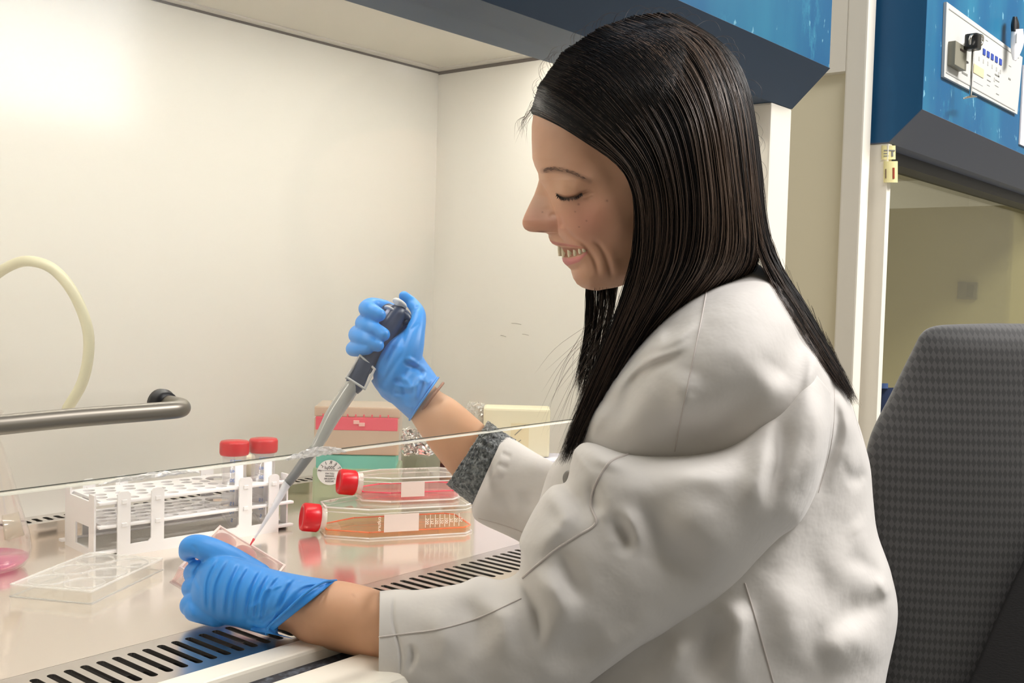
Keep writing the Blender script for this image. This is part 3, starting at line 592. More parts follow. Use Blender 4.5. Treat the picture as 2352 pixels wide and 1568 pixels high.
# --- culture flasks
fl = clear('flask_plastic', (.975, .975, .95), .07, (.93, .92, .86), rough=.04, edge=.7, rim=.12); rimf = clear('flask_rim', (.98, .98, .97), .45, (1, .98, .96), rough=.04)
def flask(loc, rz, L, Wf, Hf, capr, liq, liqc, label, lh=.004, neckz=.5, numbers=True, grp=None):
    f = empty('culture_flask', loc, rz, label, 'flask', grp)
    nx = L*.26; hw = Wf/2; cc = .012
    def outl(ins): return [(ins, -.016+ins*.3), (nx, -hw+ins), (L-cc-ins*.5, -hw+ins), (L-ins, -hw+cc), (L-ins, hw-cc), (L-cc-ins*.5, hw-ins), (nx, hw-ins), (ins, .016-ins*.3)]
    prism('flask_body', outl(0), .0015, Hf, fl, f, axis='z', world=False, bev=.0018)
    prism('liquid', outl(.0022), .0035, .0035+lh, liq, f, axis='z', world=False)
    # denser rims: top seam, liquid meniscus, bottom foot
    def rim(name, z, r, m, ins=0):
        o = outl(ins); pts = [(a, b, z) for a, b in o]; pts.append(pts[0]); V = []; Fc = []
        for p, q in zip(pts, pts[1:]):
            v, fc = sweepVF([p, q], [r, r], 6, 1, 1, False); b0 = len(V); V += list(v); Fc += [tuple(i+b0 for i in ff) for ff in fc]
        put(name, fixn(mesh(V, Fc)), m, f, True)
    rim('top_rim', Hf-.001, .0011, rimf); rim('foot_rim', .0013, .0012, rimf); rim('seam_rim', Hf-.006, .0007, rimf); rim('meniscus', .0035+lh, .0009, liqc, .0016)
    M = Matrix.Translation((0, 0, Hf*neckz)) @ Matrix.Rotation(math.radians(-90+neckz*0), 4, 'Y') @ Matrix.Rotation(math.radians(0), 4, 'X')
    tilt = Matrix.Translation((.002, 0, Hf*neckz)) @ Matrix.Rotation(math.radians(-82), 4, 'Y')
    lathe('neck', [(.0135, 0), (.0125, .004), (.0125, .020), (.011, .020), (.0115, 0)], rimf, f, 32, tilt)
    lathe('cap', [(0, .007), (capr*.93, .007), (capr, .009), (capr*1.0, .026), (capr*.94, .0285), (capr*.72, .0287), (capr*.70, .0265), (0, .0265)], red, f, 96, tilt, ribs=(48, .0005, .0085, .0262))
    # print on the camera-facing side: write-on patch, numbers
    y = -hw-.0004; x0 = L*.36
    box('write_on_patch', x0, x0+L*.24, y-.0003, y, Hf*.22, Hf*.80, mat('pale_pink_patch', (.80, .66, .60), .5), f, world=False)
    wt = mat('white_print', (.9, .84, .76), .5)
    if numbers:
        for k in range(8):
            xx = x0+L*.285+k*L*.034; box('scale_tick', xx, xx+.0006, y-.0003, y, Hf*.30, Hf*.72, wt, f, world=False)
            text(str((8-k)*25 if k else 200), .0052, wt, f, Matrix.Translation((xx+.003, y-.0002, Hf*.5)) @ Matrix.Rotation(math.pi/2, 4, 'X') @ Matrix.Rotation(math.pi/2, 4, 'Z'), 'scale_number')
        text('culture', .0062, wt, f, Matrix.Translation((x0-.006, y-.0002, Hf*.5)) @ Matrix.Rotation(math.pi/2, 4, 'X') @ Matrix.Rotation(math.pi/2, 4, 'Z'), 'side_lettering')
    return f
orc = mat('orange_line', (.90, .16, .02), .25); orl = clear('amber_medium', (1.0, .80, .55), .10, (.9, .45, .15)); pkl = clear('pink_medium_clear', (1.0, .62, .66), .12, (.95, .25, .32)); pkr = mat('crimson_line', (.85, .03, .10), .25)
# lower flask: its camera-facing side runs (.865,.922) -> (.975,.854)
d2 = math.atan2(.854-.915, .975-.868)
fa = np.array([.8475, .985]); u2 = np.array([math.cos(d2), math.sin(d2)]); n2 = np.array([-math.sin(d2), math.cos(d2)])
flask((.846, .985, Z), d2, .180, .088, .037, .0165, orl, orc, 'larger lower culture flask with amber liquid and red cap, lying on the steel worktop', .005)
flask((.892, .972, Z+.0385), d2, .124, .066, .031, .0150, pkl, pkr, 'smaller culture flask with pink liquid and red cap, lying on the larger flask', .0085, numbers=False, neckz=.62)
# --- pipette tip boxes
tipr = math.atan2(RT[1], RT[0])
tq = PZ(716, 1166, Z)
def tb_(dx, dy, off=0): return
teal = clear('teal_translucent', (.72, .88, .80), .55, (.25, .62, .50), rough=.3); mint = clear('mint_translucent', (.80, .86, .72), .50, (.62, .72, .50), rough=.3)
peach = clear('peach_translucent', (.96, .88, .78), .62, (.78, .62, .47), rough=.35); pinkb = mat('pink_red_insert', (.80, .11, .16), .5); pinkt = clear('pink_translucent', (1, .75, .7), .6, (.88, .50, .42), rough=.3)
box1 = empty('tip_box', (tq[0], tq[1], Z), tipr+.05, 'teal and green pipette tip box with round sterile sticker, below the pink tip box', 'tip box')
wb, db = .118, .08
box('base', 0, wb, 0, db, 0, .055, mint, box1, world=False, bev=.003); box('lid', .004, wb-.006, .0015, db-.004, .035, .073, mat('teal_insert', (.20, .55, .45), .5), box1, world=False, bev=.002)
lab = lathe('round_sticker', [(0, 0), (.0172, 0), (.0172, .0004), (0, .0004)], mat('sticker_white', (.82, .83, .82), .6), box1, 48, Matrix.Translation((.0235, -.0004, .049)) @ Matrix.Rotation(math.pi/2, 4, 'X'), smooth=False)
ink = mat('black_ink', (.03, .03, .04), .6)
word = 'STERILE'
for k, c_ in enumerate(word):
    a = math.radians(-4+180*(k/6)*.96+2); rr = .0137
    px_, pz_ = .0235+rr*math.cos(a), .049+rr*math.sin(a)*1.0
    text(c_, .0062, ink, lab, Matrix.Translation((px_, -.0010, pz_)) @ Matrix.Rotation(math.pi/2, 4, 'X') @ Matrix.Rotation(a-math.pi/2, 4, 'Z'), 'sticker_letter', .0001)
for s, zz, sz in (('200µl', .0555, .0062), ('LOT NO', .0475, .0032), ('00000000', .0440, .0030), ('STERILE BIS', .0405, .0030), ('06/2024', .0370, .0036)):
    text(s, sz, ink, lab, Matrix.Translation((.0235, -.0010, zz)) @ Matrix.Rotation(math.pi/2, 4, 'X'), 'sticker_lettering', .0001)
box('sticker_rule', .0075, .0395, -.0011, -.0009, .0515, .0518, ink, lab, world=False)
box2 = empty('tip_box', (tq[0], tq[1], Z+.0735), tipr+.05, 'translucent peach pipette tip box with pink red band, on top of the green one', 'tip box')
box('base', .001, wb-.002, 0, db, 0, .050, peach, box2, world=False, bev=.002); box('tip_tray', .003, wb-.004, -.0006, db-.002, .0335, .0515, pinkb, box2, world=False, bev=.001, label='pink red band')
box('lid_lower', .003, wb-.003, .001, db-.002, .0515, .060, pinkt, box2, world=False, bev=.001); box('lid', .001, wb-.001, 0, db, .0515, .0655, peach, box2, world=False, bev=.002)
for i in range(2): box('latch', .054+i*.0075, .062+i*.0075, -.0028, -.0004, .0425-i*.003, .0475-i*.003, mat('latch_pink', (.88, .52, .48), .4), box2, world=False, bev=.0006)
for i in range(9): box('tip_bump', .012+i*.011, .014+i*.011, -.0009, .0002, .0515, .0555, pinkb, box2, world=False)
# --- crumpled foil in a beaker
foil = mat('crumpled_foil', (.82, .80, .76), .22, .85)
def crumple(name, xa, ya, xb, yb, dep, th, amp, m, parent=None, n=30, facet=True):
    V, Fc = loftVF([(xa, ya), (xa-3, (ya+yb)/2), (xa, yb)], [(xb, ya), (xb+3, (ya+yb)/2), (xb, yb)], [dep]*3, [th]*3, N=n, M=n*2, power=.6)
    V = [np.array(v)+rng.normal(0, amp, 3) for v in V]; return put(name, fixn(mesh(V, Fc)), m, parent, not facet, None, True)
fo = crumple('foil_wrap', 928, 985, 995, 1042, 1.40, .025, .0016, foil); tag(fo, 'crumpled silver foil on the clear beaker beside the tip boxes', 'foil')
bk = empty('beaker', tuple(PZ(965, 1120, Z)), 0, 'clear greenish plastic beaker under the crumpled foil beside the tip boxes', 'beaker')
lathe('beaker_wall', [(0, .001), (.027, .001), (.029, .004), (.030, .075), (.0285, .075), (.0275, .005), (0, .003)], clear('green_grey_plastic', (.86, .87, .80), .35, (.55, .56, .45), rough=.2, rim=.2), bk, 40)
lathe('beaker_content', [(0, .004), (.026, .004), (.027, .052), (0, .054)], clear('cloudy_content', (.9, .88, .82), .5, (.75, .72, .62), rough=.3), bk, 32)
am = empty('amber_bottle', tuple(PZ(1003, 1110, Z)), 0, 'small amber bottle standing behind the raised forearm', 'bottle')
am.location.x += .03; am.location.y += -.0; WM[am] = Matrix.Translation(am.location)
lathe('bottle_body', [(0, 0), (.016, 0), (.017, .003), (.017, .036), (.011, .045), (.011, .050), (0, .050)], mat('amber_glass', (.38, .15, .03), .1, coat=.5), am, 32); lathe('bottle_cap', [(0, .050), (.0125, .050), (.0125, .066), (0, .067)], mat('ivory_plastic', (.80, .76, .60), .4), am, 32)
box('bottle_label', -.0176, -.0172, -.008, .008, .008, .030, mat('dark_label', (.12, .03, .03), .5), am, world=False)
crb = crumple('plastic_bag', 1075, 928, 1108, 985, 1.50, .02, .0016, clear('thin_bag', (.97, .97, .97), .35, (.85, .83, .78), rough=.1), None, 22); tag(crb, 'crumpled clear plastic bag beside the pale yellow box', 'bag')
yb = empty('yellow_card_box', (1.13, .93, Z), tipr+.02, 'pale yellow translucent box with small label, standing on the white box behind the sleeve', 'box')
q0 = D(1108, 1046, 1.46); WM[yb] = Matrix.Translation(Vector(q0)) @ Matrix.Rotation(tipr, 4, 'Z'); yb.location = q0; yb.rotation_euler = (0, 0, tipr)
box('box_body', 0, .092, 0, .05, 0, .066, mat('pale_yellow_card', (.80, .74, .54), .6), yb, world=False, bev=.003)
lb = box('box_label', .038, .063, -.0006, 0, .012, .046, mat('beige_label', (.76, .66, .42), .6), yb, world=False)
for i in range(2): sweep('pen_stroke', [(.043, -.0008, .016+.018*i), (.052, -.0008, .023+.018*i)] if i == 0 else [(.044, -.0008, .030), (.058, -.0008, .044)], [.0007, .0007], mat('grey_pen', (.35, .32, .25), .6), lb, n=5, k=1, world=False)
lbx = empty('white_box', tuple(D(1140, 1180, 1.44)), tipr, 'lilac white box half hidden behind the far sleeve, beneath the yellow box', 'box'); lbx.location.z = Z
WM[lbx] = Matrix.Translation(lbx.location) @ Matrix.Rotation(tipr, 4, 'Z'); box('box_body', -.03, .10, 0, .07, 0, q0[2]-Z-.0005, mat('lilac_white_card', (.72, .71, .80), .6), lbx, world=False, bev=.003)
#PART2
# ================================================================== PIPETTE, PLATE
def pdz(y): return 1.135-.00019*(y-700)
def along(P0, P1, roll=0):
    a = Vector(P0); q = (Vector(P1)-a).to_track_quat('Z', 'Y'); return Matrix.Translation(a) @ q.to_matrix().to_4x4() @ Matrix.Rotation(roll, 4, 'Z')
pip = empty('pipette', tuple(D(860, 810, pdz(810))), 0, 'dark blue and grey micropipette with white tip held upright in the raised gloved hand', 'pipette')
navyp = mat('navy_pipette_plastic', (.018, .035, .085), .35); greyp = mat('grey_pipette_shaft', (.34, .34, .32), .22, coat=.5); lgrey = mat('light_grey_plastic', (.66, .66, .66), .35)
def Pp(x, y, o=0): return D(x, y, pdz(y)+o)
PI = WM[pip].inverted()
sweep('grip_body', [Pp(912, 722), Pp(893, 752), Pp(862, 800), Pp(838, 838)], [.0112, .0118, .0112, .0108], navyp, pip, n=24, k=6)
sweep('finger_hook', [Pp(905, 722), Pp(925, 722), Pp(938, 735), Pp(932, 741)], [.007, .0068, .0045, .003], navyp, pip, n=14)
sweep('head_block', [Pp(893, 716, .004), Pp(899, 728, .004)], [.009, .011], navyp, pip, n=16)
V, Fc = loftVF([(826, 822), (812, 845), (797, 868), (794, 880)], [(858, 838), (848, 860), (834, 893), (822, 905)], [pdz(860)]*4, [.012]*4, N=16, M=28, power=.35); put('collar_block', fixn(mesh(V, Fc)), navyp, pip, False, None, True)
clp = clear('smoky_clear', (.8, .8, .78), .3, (.5, .5, .48))
for a, b in (((828, 815), (795, 868)), ((860, 848), (838, 892)), ((796, 866), (838, 893)), ((828, 817), (861, 848))): sweep('collar_rim', [Pp(*a, -.012), Pp(*b, -.012)], [.0013, .0013], mat('smoky_edge', (.42, .42, .42), .3), pip, n=8, k=2)
sweep('shaft', [Pp(812, 882), Pp(790, 915), Pp(764, 955), Pp(748, 985), Pp(735, 1010), Pp(722, 1032)], [.0082, .0086, .0080, .0070, .0062, .0056], greyp, pip, n=24, k=5, label='grey upper shaft')
sweep('lower_shaft', [Pp(722, 1030), Pp(702, 1055), Pp(680, 1085), Pp(662, 1108)], [.0054, .0052, .0048, .0046], mat('dark_grey_shaft', (.20, .20, .20), .3), pip, n=20, k=4)
sweep('tip', [Pp(664, 1104), Pp(655, 1118), Pp(636, 1152), Pp(604, 1205), Pp(574, 1252)], [.0044, .0040, .0032, .0017, .0006], clear('tip_plastic', (.97, .97, .98), .62, (.88, .88, .92), rough=.1), pip, n=20, k=4, label='white disposable tip')
sweep('tip_liquid', [Pp(583, 1238), Pp(575, 1251)], [.0013, .0007], mat('pink_red_drop', (.9, .12, .14), .2), pip, n=10)
def disc(name, P0, P1, prof, m): lathe(name, prof, m, pip, 36, PI @ along(P0, P1))
disc('plunger_rod', Pp(901, 729, -.006), Pp(919, 699, -.006), [(0, 0), (.0014, 0), (.0014, .016), (0, .016)], chrome)
disc('plunger_button', Pp(912, 706, -.006), Pp(925, 687, -.006), [(0, 0), (.003, 0), (.0045, .0030), (.0082, .0042), (.0086, .0060), (.0075, .0075), (0, .0080)], lgrey)
disc('ejector_stem', Pp(888, 729, -.006), Pp(899, 709, -.006), [(0, 0), (.0043, 0), (.0043, .0105), (0, .0105)], mat('lilac_grey_plastic', (.62, .60, .68), .35))
disc('ejector_button', Pp(895, 713, -.006), Pp(904, 698, -.006), [(0, 0), (.0065, .0), (.0072, .0012), (.0066, .0022), (0, .0025)], lgrey)
# well plate held in the lower hand
T = D(505, 1207, 1.035); Rc = D(655, 1298, 1.035); Lc = D(412, 1302, .953)
u = Rc-T; lu = np.linalg.norm(u); u /= lu; v_ = Lc-T; v_ -= u*(v_@u); lv = np.linalg.norm(v_); v_ /= lv; n_ = np.cross(u, v_)
if n_@(-FW) < 0 and False: n_ = -n_
Mx = Matrix(((u[0], v_[0], n_[0], T[0]), (u[1], v_[1], n_[1], T[1]), (u[2], v_[2], n_[2], T[2]), (0, 0, 0, 1)))
zs = 1 if n_[2] < 0 else -1                # depth of the plate goes downwards
wp = empty('well_plate', tuple(T), 0, 'clear multi-well plate with red medium gripped by the lower gloved hand under the pipette', 'well plate')
wp.rotation_mode = 'QUATERNION'; wp.rotation_quaternion = Mx.to_quaternion(); WM[wp] = Matrix.Translation(T) @ Mx.to_quaternion().to_matrix().to_4x4()
pinkpl = clear('pinkish_polystyrene', (.985, .95, .94), .08, (.95, .72, .68), rough=.04, edge=.8, rim=.12); prim = clear('pinkish_rim', (.98, .95, .94), .5, (.98, .84, .80), rough=.04)
lx, ly, hh = lu, lv, .018
def zz(a, b): return (min(a*zs, b*zs), max(a*zs, b*zs))
for (x0, x1, y0, y1) in ((0, lx, 0, .0012), (0, lx, ly-.0012, ly), (0, .0012, 0, ly), (lx-.0012, lx, 0, ly)):
    a, b = zz(0, hh); box('skirt', x0, x1, y0, y1, a, b, pinkpl, wp, world=False)
    a, b = zz(-.0006, .0012); box('top_rim', x0-.0004, x1+.0004, y0-.0004, y1+.0004, a, b, prim, wp, world=False)
    a, b = zz(hh-.001, hh+.0008); box('foot_rim', x0-.0012, x1+.0012, y0-.0012, y1+.0012, a, b, prim, wp, world=False)
a, b = zz(hh-.003, hh-.002); box('floor_sheet', .001, lx-.001, .001, ly-.001, a, b, pinkpl, wp, world=False)
for i in range(3):
    for jx in range(3):
        cx = lx*(.19+.31*jx); cy = ly*(.18+.32*i); r = .0111; isred = (i, jx) == (0, 1)
        lathe('well', [(r, 0), (r, zs*.0148), (r-.0007, zs*.0148), (r-.0007, 0)], prim if i == 0 else pinkpl, wp, 40, Matrix.Translation((cx, cy, 0)))
        if isred or (i, jx) in ((1, 0), (0, 0)):
            lathe('medium', [(0, zs*.0145), (r-.001, zs*.0145), (r-.001, zs*(.008 if isred else .012)), (0, zs*(.009 if isred else .0125))], mat('red_medium', (.85, .07, .08), .12, trans=.2) if isred else clear('pale_red_medium', (1, .7, .68), .25, (.9, .3, .3)), wp, 40, Matrix.Translation((cx, cy, 0)))

# ================================================================== OFFICE CHAIR
chf = bpy.data.materials.new('dark_woven_fabric'); chf.use_nodes = True; nt = chf.node_tree; bs = nt.nodes['Principled BSDF']; bs.inputs['Roughness'].default_value = .75; bs.inputs['Sheen Weight'].default_value = .3
uvn = nt.nodes.new('ShaderNodeAttribute'); uvn.attribute_name = 'weave'; mp = nt.nodes.new('ShaderNodeMapping'); mp.inputs['Rotation'].default_value = (0, 0, math.radians(45)); mp.inputs['Scale'].default_value = (1, 1, 1)
ck = nt.nodes.new('ShaderNodeTexChecker'); ck.inputs['Scale'].default_value = 1.0; ck.inputs['Color1'].default_value = (.085, .083, .082, 1); ck.inputs['Color2'].default_value = (.030, .029, .030, 1)
nt.links.new(uvn.outputs['Vector'], mp.inputs['Vector']); nt.links.new(mp.outputs[0], ck.inputs['Vector'])
nz = nt.nodes.new('ShaderNodeTexNoise'); nz.inputs['Scale'].default_value = 3; mxn = nt.nodes.new('ShaderNodeMix'); mxn.data_type = 'RGBA'; mxn.inputs['Factor'].default_value = .35; mxn.inputs[7].default_value = (.06, .058, .058, 1)
nt.links.new(ck.outputs['Color'], mxn.inputs[6]); nt.links.new(mxn.outputs[2], bs.inputs['Base Color']); bu = nt.nodes.new('ShaderNodeBump'); bu.inputs['Strength'].default_value = .6; bu.inputs['Distance'].default_value = .002
nt.links.new(ck.outputs['Fac'], bu.inputs['Height']); nt.links.new(bu.outputs[0], bs.inputs['Normal'])
seatP = D(1850, 1000, 1.02); sx, sy = seatP[0], seatP[1]
chair = empty('office_chair', (sx, sy, 0), 0, 'dark grey office chair with diamond woven fabric backrest behind the seated woman', 'chair')
A = [(2205, 744), (2150, 748), (2118, 764), (2095, 805), (2048, 900), (1996, 1010), (1985, 1120), (1990, 1300), (2010, 1568), (2060, 1760), (2110, 1800)]
B = [(2290, 742), (2420, 746), (2500, 765), (2540, 810), (2570, 900), (2580, 1010), (2580, 1120), (2570, 1300), (2540, 1568), (2470, 1760), (2400, 1800)]
V, Fc = loftVF(A, B, [1.04]*11, [.006, .018, .026, .034, .04, .045, .048, .048, .042, .03, .01], N=150, M=140, power=.7, tilt=[-.0]*11)
me = fixn(mesh(V, Fc)); X, Y, Zd = proj(V); at = me.attributes.new('weave', 'FLOAT_VECTOR', 'POINT')
at.data.foreach_set('vector', np.stack([(np.array([p[0] for p in V])*.635-np.array([p[1] for p in V])*.77)*290, np.array([p[2] for p in V])*150, np.full(len(V), .5)], 1).astype(np.float32).ravel())
put('backrest', me, chf, chair, True, None, True)
V, Fc = loftVF([(2420, 1180), (2350, 1290), (2285, 1430), (2215, 1590), (2160, 1700)], [(2600, 1180), (2600, 1290), (2600, 1430), (2600, 1590), (2600, 1700)], [.99]*5, [.012, .018, .02, .02, .02], N=40, M=40, power=.6)
put('lumbar_cover', fixn(mesh(V, Fc)), mat('black_knit_fabric', (.022, .021, .022), .8, bump=(300, .5, .001, (1, 1, 3))), chair, True, 'black lower cover of the backrest', True)
blk = mat('black_chair_plastic', (.02, .02, .02), .45)
box('seat', sx-.24, sx+.24, sy-.24, sy+.24, .40, .48, mat('black_knit_fabric', (.02, .02, .02), .8), chair, bev=.03, seg=4)
bp = D(2250, 1650, 1.07); sweep('back_bar', [(sx, sy, .38), ((sx+bp[0])/2, (sy+bp[1])/2, .38), (bp[0], bp[1], .5), (bp[0], bp[1], bp[2]+.15)], [.02]*4, blk, chair)
sweep('column', [(sx, sy, .08), (sx, sy, .40)], [.028, .022], chrome, chair)
for k in range(5):
    a = k*2*math.pi/5+.3; e = (sx+.28*math.cos(a), sy+.28*math.sin(a)); sweep('base_arm', [(sx, sy, .10), (e[0], e[1], .075)], [.022, .014], blk, chair)
    lathe('caster', [(0, -.012), (.022, -.012), (.024, 0), (.022, .012), (0, .012)], blk, chair, 20, WM[chair].inverted() @ Matrix.Translation((e[0], e[1], .0245)) @ Matrix.Rotation(math.pi/2, 4, 'X'))

# ================================================================== PERSON
per = empty('person', (sx, sy, 0), 0, 'seated woman in white lab coat and blue gloves pipetting, long dark hair, looking down smiling', 'person')
DH = .93
def ip(tab, y): t = sorted(tab); return np.interp(y, [a for a, b in t], [b for a, b in t])
prof = [(1500, 52), (1440, 62), (1380, 85), (1330, 115), (1285, 150), (1255, 190), (1236, 225), (1225, 262), (1221, 290), (1221, 320), (1222.5, 363), (1228, 381), (1236, 398), (1237.8, 413), (1234, 427), (1227, 447), (1214.7, 472), (1204.5, 494), (1200, 506.5), (1199.8, 514), (1202, 521), (1205.5, 526), (1212, 530), (1219, 532.4), (1230, 533.2), (1242, 533.8), (1254, 534.8), (1259.2, 538), (1259.8, 544), (1263.5, 553.5), (1268.5, 559.5), (1277, 564), (1288, 567), (1291, 574), (1292, 581), (1293, 587), (1290.5, 591), (1292.5, 600), (1297, 606), (1305, 613), (1311, 619), (1312.6, 626), (1316.7, 639), (1325, 652), (1337, 660), (1350, 664.5), (1366, 667)]
ys = []
y = 54.
while y < 666.8: ys.append(y); y += 2.6 if y < 380 else (.55 if 520 < y < 545 else 1.3)
ys = np.array(ys+[667.0]); fr = ip([(b, a) for a, b in prof], ys)
f0 = np.where(ys < 413, fr, np.interp(ys, [413, 430, 450, 480, 500, 525, 540, 560, 580, 600, 620, 640, 652, 660, 667], [1237.8, 1248, 1258, 1266, 1270, 1273, 1277, 1287, 1299, 1307, 1317, 1325, 1333, 1343, 1367])); f0 = np.maximum(f0, fr)
cc_ = np.interp(ys, [54, 150, 300, 480, 560, 620, 667], [1530, 1500, 1490, 1475, 1450, 1415, 1372]); bb_ = np.interp(ys, [54, 100, 200, 300, 400, 500, 560, 600, 630, 650, 660, 667], [1570, 1640, 1690, 1705, 1700, 1670, 1620, 1570, 1510, 1455, 1415, 1376])
bb_ = np.maximum(bb_, cc_+2); Wd_ = np.interp(ys, [54, 75, 110, 200, 300, 400, 480, 550, 600, 635, 655, 667], [.012, .032, .05, .07, .0735, .0735, .069, .060, .052, .042, .028, .003])
def smo(a_, w_=9.):
    K = np.exp(-.5*((ys[:, None]-ys[None, :])/w_)**2)*np.gradient(ys)[None, :]; K /= K.sum(1, keepdims=True); o_ = K@a_; e_ = np.clip((667-ys)/14., 0, 1); return o_*e_+a_*(1-e_)
Wd_ = smo(Wd_); bb_ = smo(bb_); cc_ = smo(cc_, 14.)
wn = smo(np.interp(ys, [400, 430, 455, 480, 500, 515, 530, 540, 560, 600, 640], [.010, .0105, .013, .0165, .0195, .0215, .0200, .0185, .026, .028, .030]), 4.)
pe_ = np.interp(ys, [400, 470, 505, 530, 560], [2.4, 2.2, 1.5, 1.3, 1.4])[:, None]; we_ = np.interp(ys, [400, 470, 505, 530, 560], [1.5, 1.42, 1.25, 1.15, 1.15])[:, None]
nf, nb = 130, 40; q = (np.arange(nf)/(nf-1))**1.55*(math.pi/2); th_ = np.concatenate([q, math.pi/2+(np.arange(1, nb)/(nb-1))*(math.pi/2)])
ct, st_ = np.cos(th_), np.sin(th_); n1 = 2/2.35
front = th_ <= math.pi/2+1e-9
U = np.where(front[None, :], cc_[:, None]-(cc_-f0)[:, None]*np.abs(ct[None, :])**n1, cc_[:, None]+(bb_-cc_)[:, None]*np.abs(ct[None, :])**.95)
Wl = Wd_[:, None]*np.where(front, st_**n1, st_**.95)[None, :]
prot = (f0-fr)[:, None]*np.clip(1-(Wl/(wn[:, None]*we_))**2, 0, 1)**pe_; U = U-prot
YY = np.repeat(ys[:, None], len(th_), 1)
ff = [([(1266, 402), (1270, 420), (1277, 438)], 10, -.0022, 'b'), ([(1300, 428), (1318, 431)], 17, .0046, 'b'), ([(1250, 392), (1280, 386), (1315, 394), (1350, 410)], 11, .0018, 'b'),
      ([(1276, 444), (1286, 451), (1301, 455), (1322, 451), (1345, 441), (1362, 438)], 2.6, -.0022, 'r'), ([(1288, 470), (1320, 500), (1350, 515)], 32, .0050, 'b'), ([(1268, 510), (1269, 516)], 11, .0016, 'b'),
      ([(1258, 500), (1270, 493), (1284, 497), (1290, 512), (1287, 527)], 3.6, -.0018, 'r'), ([(1286, 508), (1311, 539), (1339, 560), (1353, 577), (1368, 604), (1375, 640)], 3.6, -.0021, 'r'), ([(1298, 505), (1326, 538), (1352, 556)], 12, .0020, 'r'),
      ([(1356, 552), (1374, 560), (1386, 578), (1396, 600), (1404, 630), (1403, 650)], 4, -.0017, 'r'), ([(1364, 565), (1378, 590), (1386, 620), (1388, 645)], 6, .0014, 'r'), ([(1384, 556), (1400, 580), (1412, 612), (1416, 640)], 9, .0014, 'r'),
      ([(1284, 577), (1300, 580), (1322, 579), (1346, 573)], 6.5, -.0085, 'r'), ([(1268, 556), (1295, 564), (1330, 567), (1350, 571)], 3.6, .0014, 'r'), ([(1294, 600), (1315, 600), (1335, 591), (1351, 577)], 6, .0028, 'r'), ([(1303, 617), (1325, 616), (1345, 605)], 6, -.0022, 'r'),
      ([(1252, 470), (1262, 500)], 9, -.002, 'r'), ([(1325, 640), (1350, 648)], 14, .003, 'b'), ([(1340, 460), (1352, 455), (1362, 450)], 2.2, -.0009, 'r'), ([(1338, 452), (1352, 446), (1364, 441)], 2, -.0009, 'r'), ([(1385, 480), (1420, 520)], 20, .003, 'b'), ([(1380, 360), (1410, 400)], 22, -.003, 'b')]
Sd = strokes(U, YY, ff)*np.clip(st_*4, 0, 1)[None, :]
hl = [(1218, 258), (1240, 268), (1300, 300), (1370, 345), (1430, 385), (1456, 412), (1468, 480), (1470, 560), (1462, 620), (1440, 675)]
near = Dv(U, YY, DH-Wl-Sd); far = Dv(U, YY, DH+Wl+Sd)
nr, nc = U.shape; HV = np.concatenate([near.reshape(-1, 3), far[:, 1:-1].reshape(-1, 3)])
idn = np.arange(nr*nc).reshape(nr, nc); idf = nr*nc+np.arange(nr*(nc-2)).reshape(nr, nc-2); idf = np.concatenate([idn[:, :1], idf, idn[:, -1:]], 1)
def grid(I, flip): 
    Q_ = np.stack([I[:-1, :-1], I[:-1, 1:], I[1:, 1:], I[1:, :-1]], -1).reshape(-1, 4); return Q_[:, ::-1] if flip else Q_
HF = [tuple(f) for f in np.concatenate([grid(idn, False), grid(idf, True)])]
for I0 in (0, -1): HF.append(tuple(idn[I0])+tuple(idf[I0, 1:-1][::-1]))
headV, headF = list(HV), HF
bodyV = list(headV); bodyF = list(headF)
def addp(VF):
    b0 = len(bodyV); bodyV.extend(VF[0]); bodyF.extend(tuple(i+b0 for i in f) for f in VF[1])
headbv = BVHTree.FromPolygons([Vector(v) for v in headV], headF)
addp(sweepVF([D(1545, 500, DH+.01), D(1590, 600, .945), D(1640, 720, .95)], [.042, .040, .045], 28))                       # neck
addp(sweepVF([D(1650, 760, .94), D(1690, 900, .95), D(1720, 1150, .95), D(1750, 1400, .96), D(1780, 1750, 1.0), D(1800, 2000, 1.02)], [.045, .065, .072, .075, .085, .09], 32, flat=.9))
# forearms and upper arms under the sleeves
LA = [D(745, 1395, .893), D(800, 1418, .882), D(860, 1440, .872), D(1000, 1475, .86), D(1250, 1440, .85), D(1450, 1330, .85)]
V, Fc = loftVF([(640, 1372), (700, 1345), (768, 1333), (830, 1343), (885, 1360), (960, 1385), (1100, 1400)], [(590, 1440), (655, 1448), (705, 1478), (790, 1500), (857, 1514), (960, 1540), (1130, 1560)], [.905, .902, .897, .89, .88, .875, .87], [.024, .027, .030, .033, .035, .036, .038], N=50, M=60, folds=[([(700, 1400), (800, 1420), (880, 1440)], 30, .002, 'r')]); addp((V, Fc))
addp(sweepVF([D(1060, 1450, .875), D(1250, 1440, .872), D(1400, 1370, .87), D(1600, 1200, .875), D(1700, 950, .89)], [.034, .034, .034, .036, .04], 24))
V, Fc = loftVF([(975, 850), (1005, 893), (1050, 922), (1108, 972), (1165, 1025)], [(920, 925), (945, 965), (975, 1010), (1040, 1092), (1105, 1140)], [1.12, 1.112, 1.10, 1.088, 1.08], [.022, .024, .026, .026, .022], N=40, M=56); addp((V, Fc))
addp(sweepVF([D(1120, 1085, 1.070), D(1250, 1160, 1.062), D(1400, 1180, 1.06), D(1600, 1000, 1.05)], [.024, .026, .028, .032], 22))
me = mesh(bodyV, bodyF); V0 = np.array(bodyV); X, Y, Zd = proj(V0); nH = len(headV)
col = np.tile(np.array([.60, .335, .215]), (len(V0), 1)); col[nH:] = (.62, .345, .205)
def g2(cx, cy, sx_, sy_=None): sy_ = sy_ or sx_; return np.exp(-.5*(((X-cx)/sx_)**2+((Y-cy)/sy_)**2))
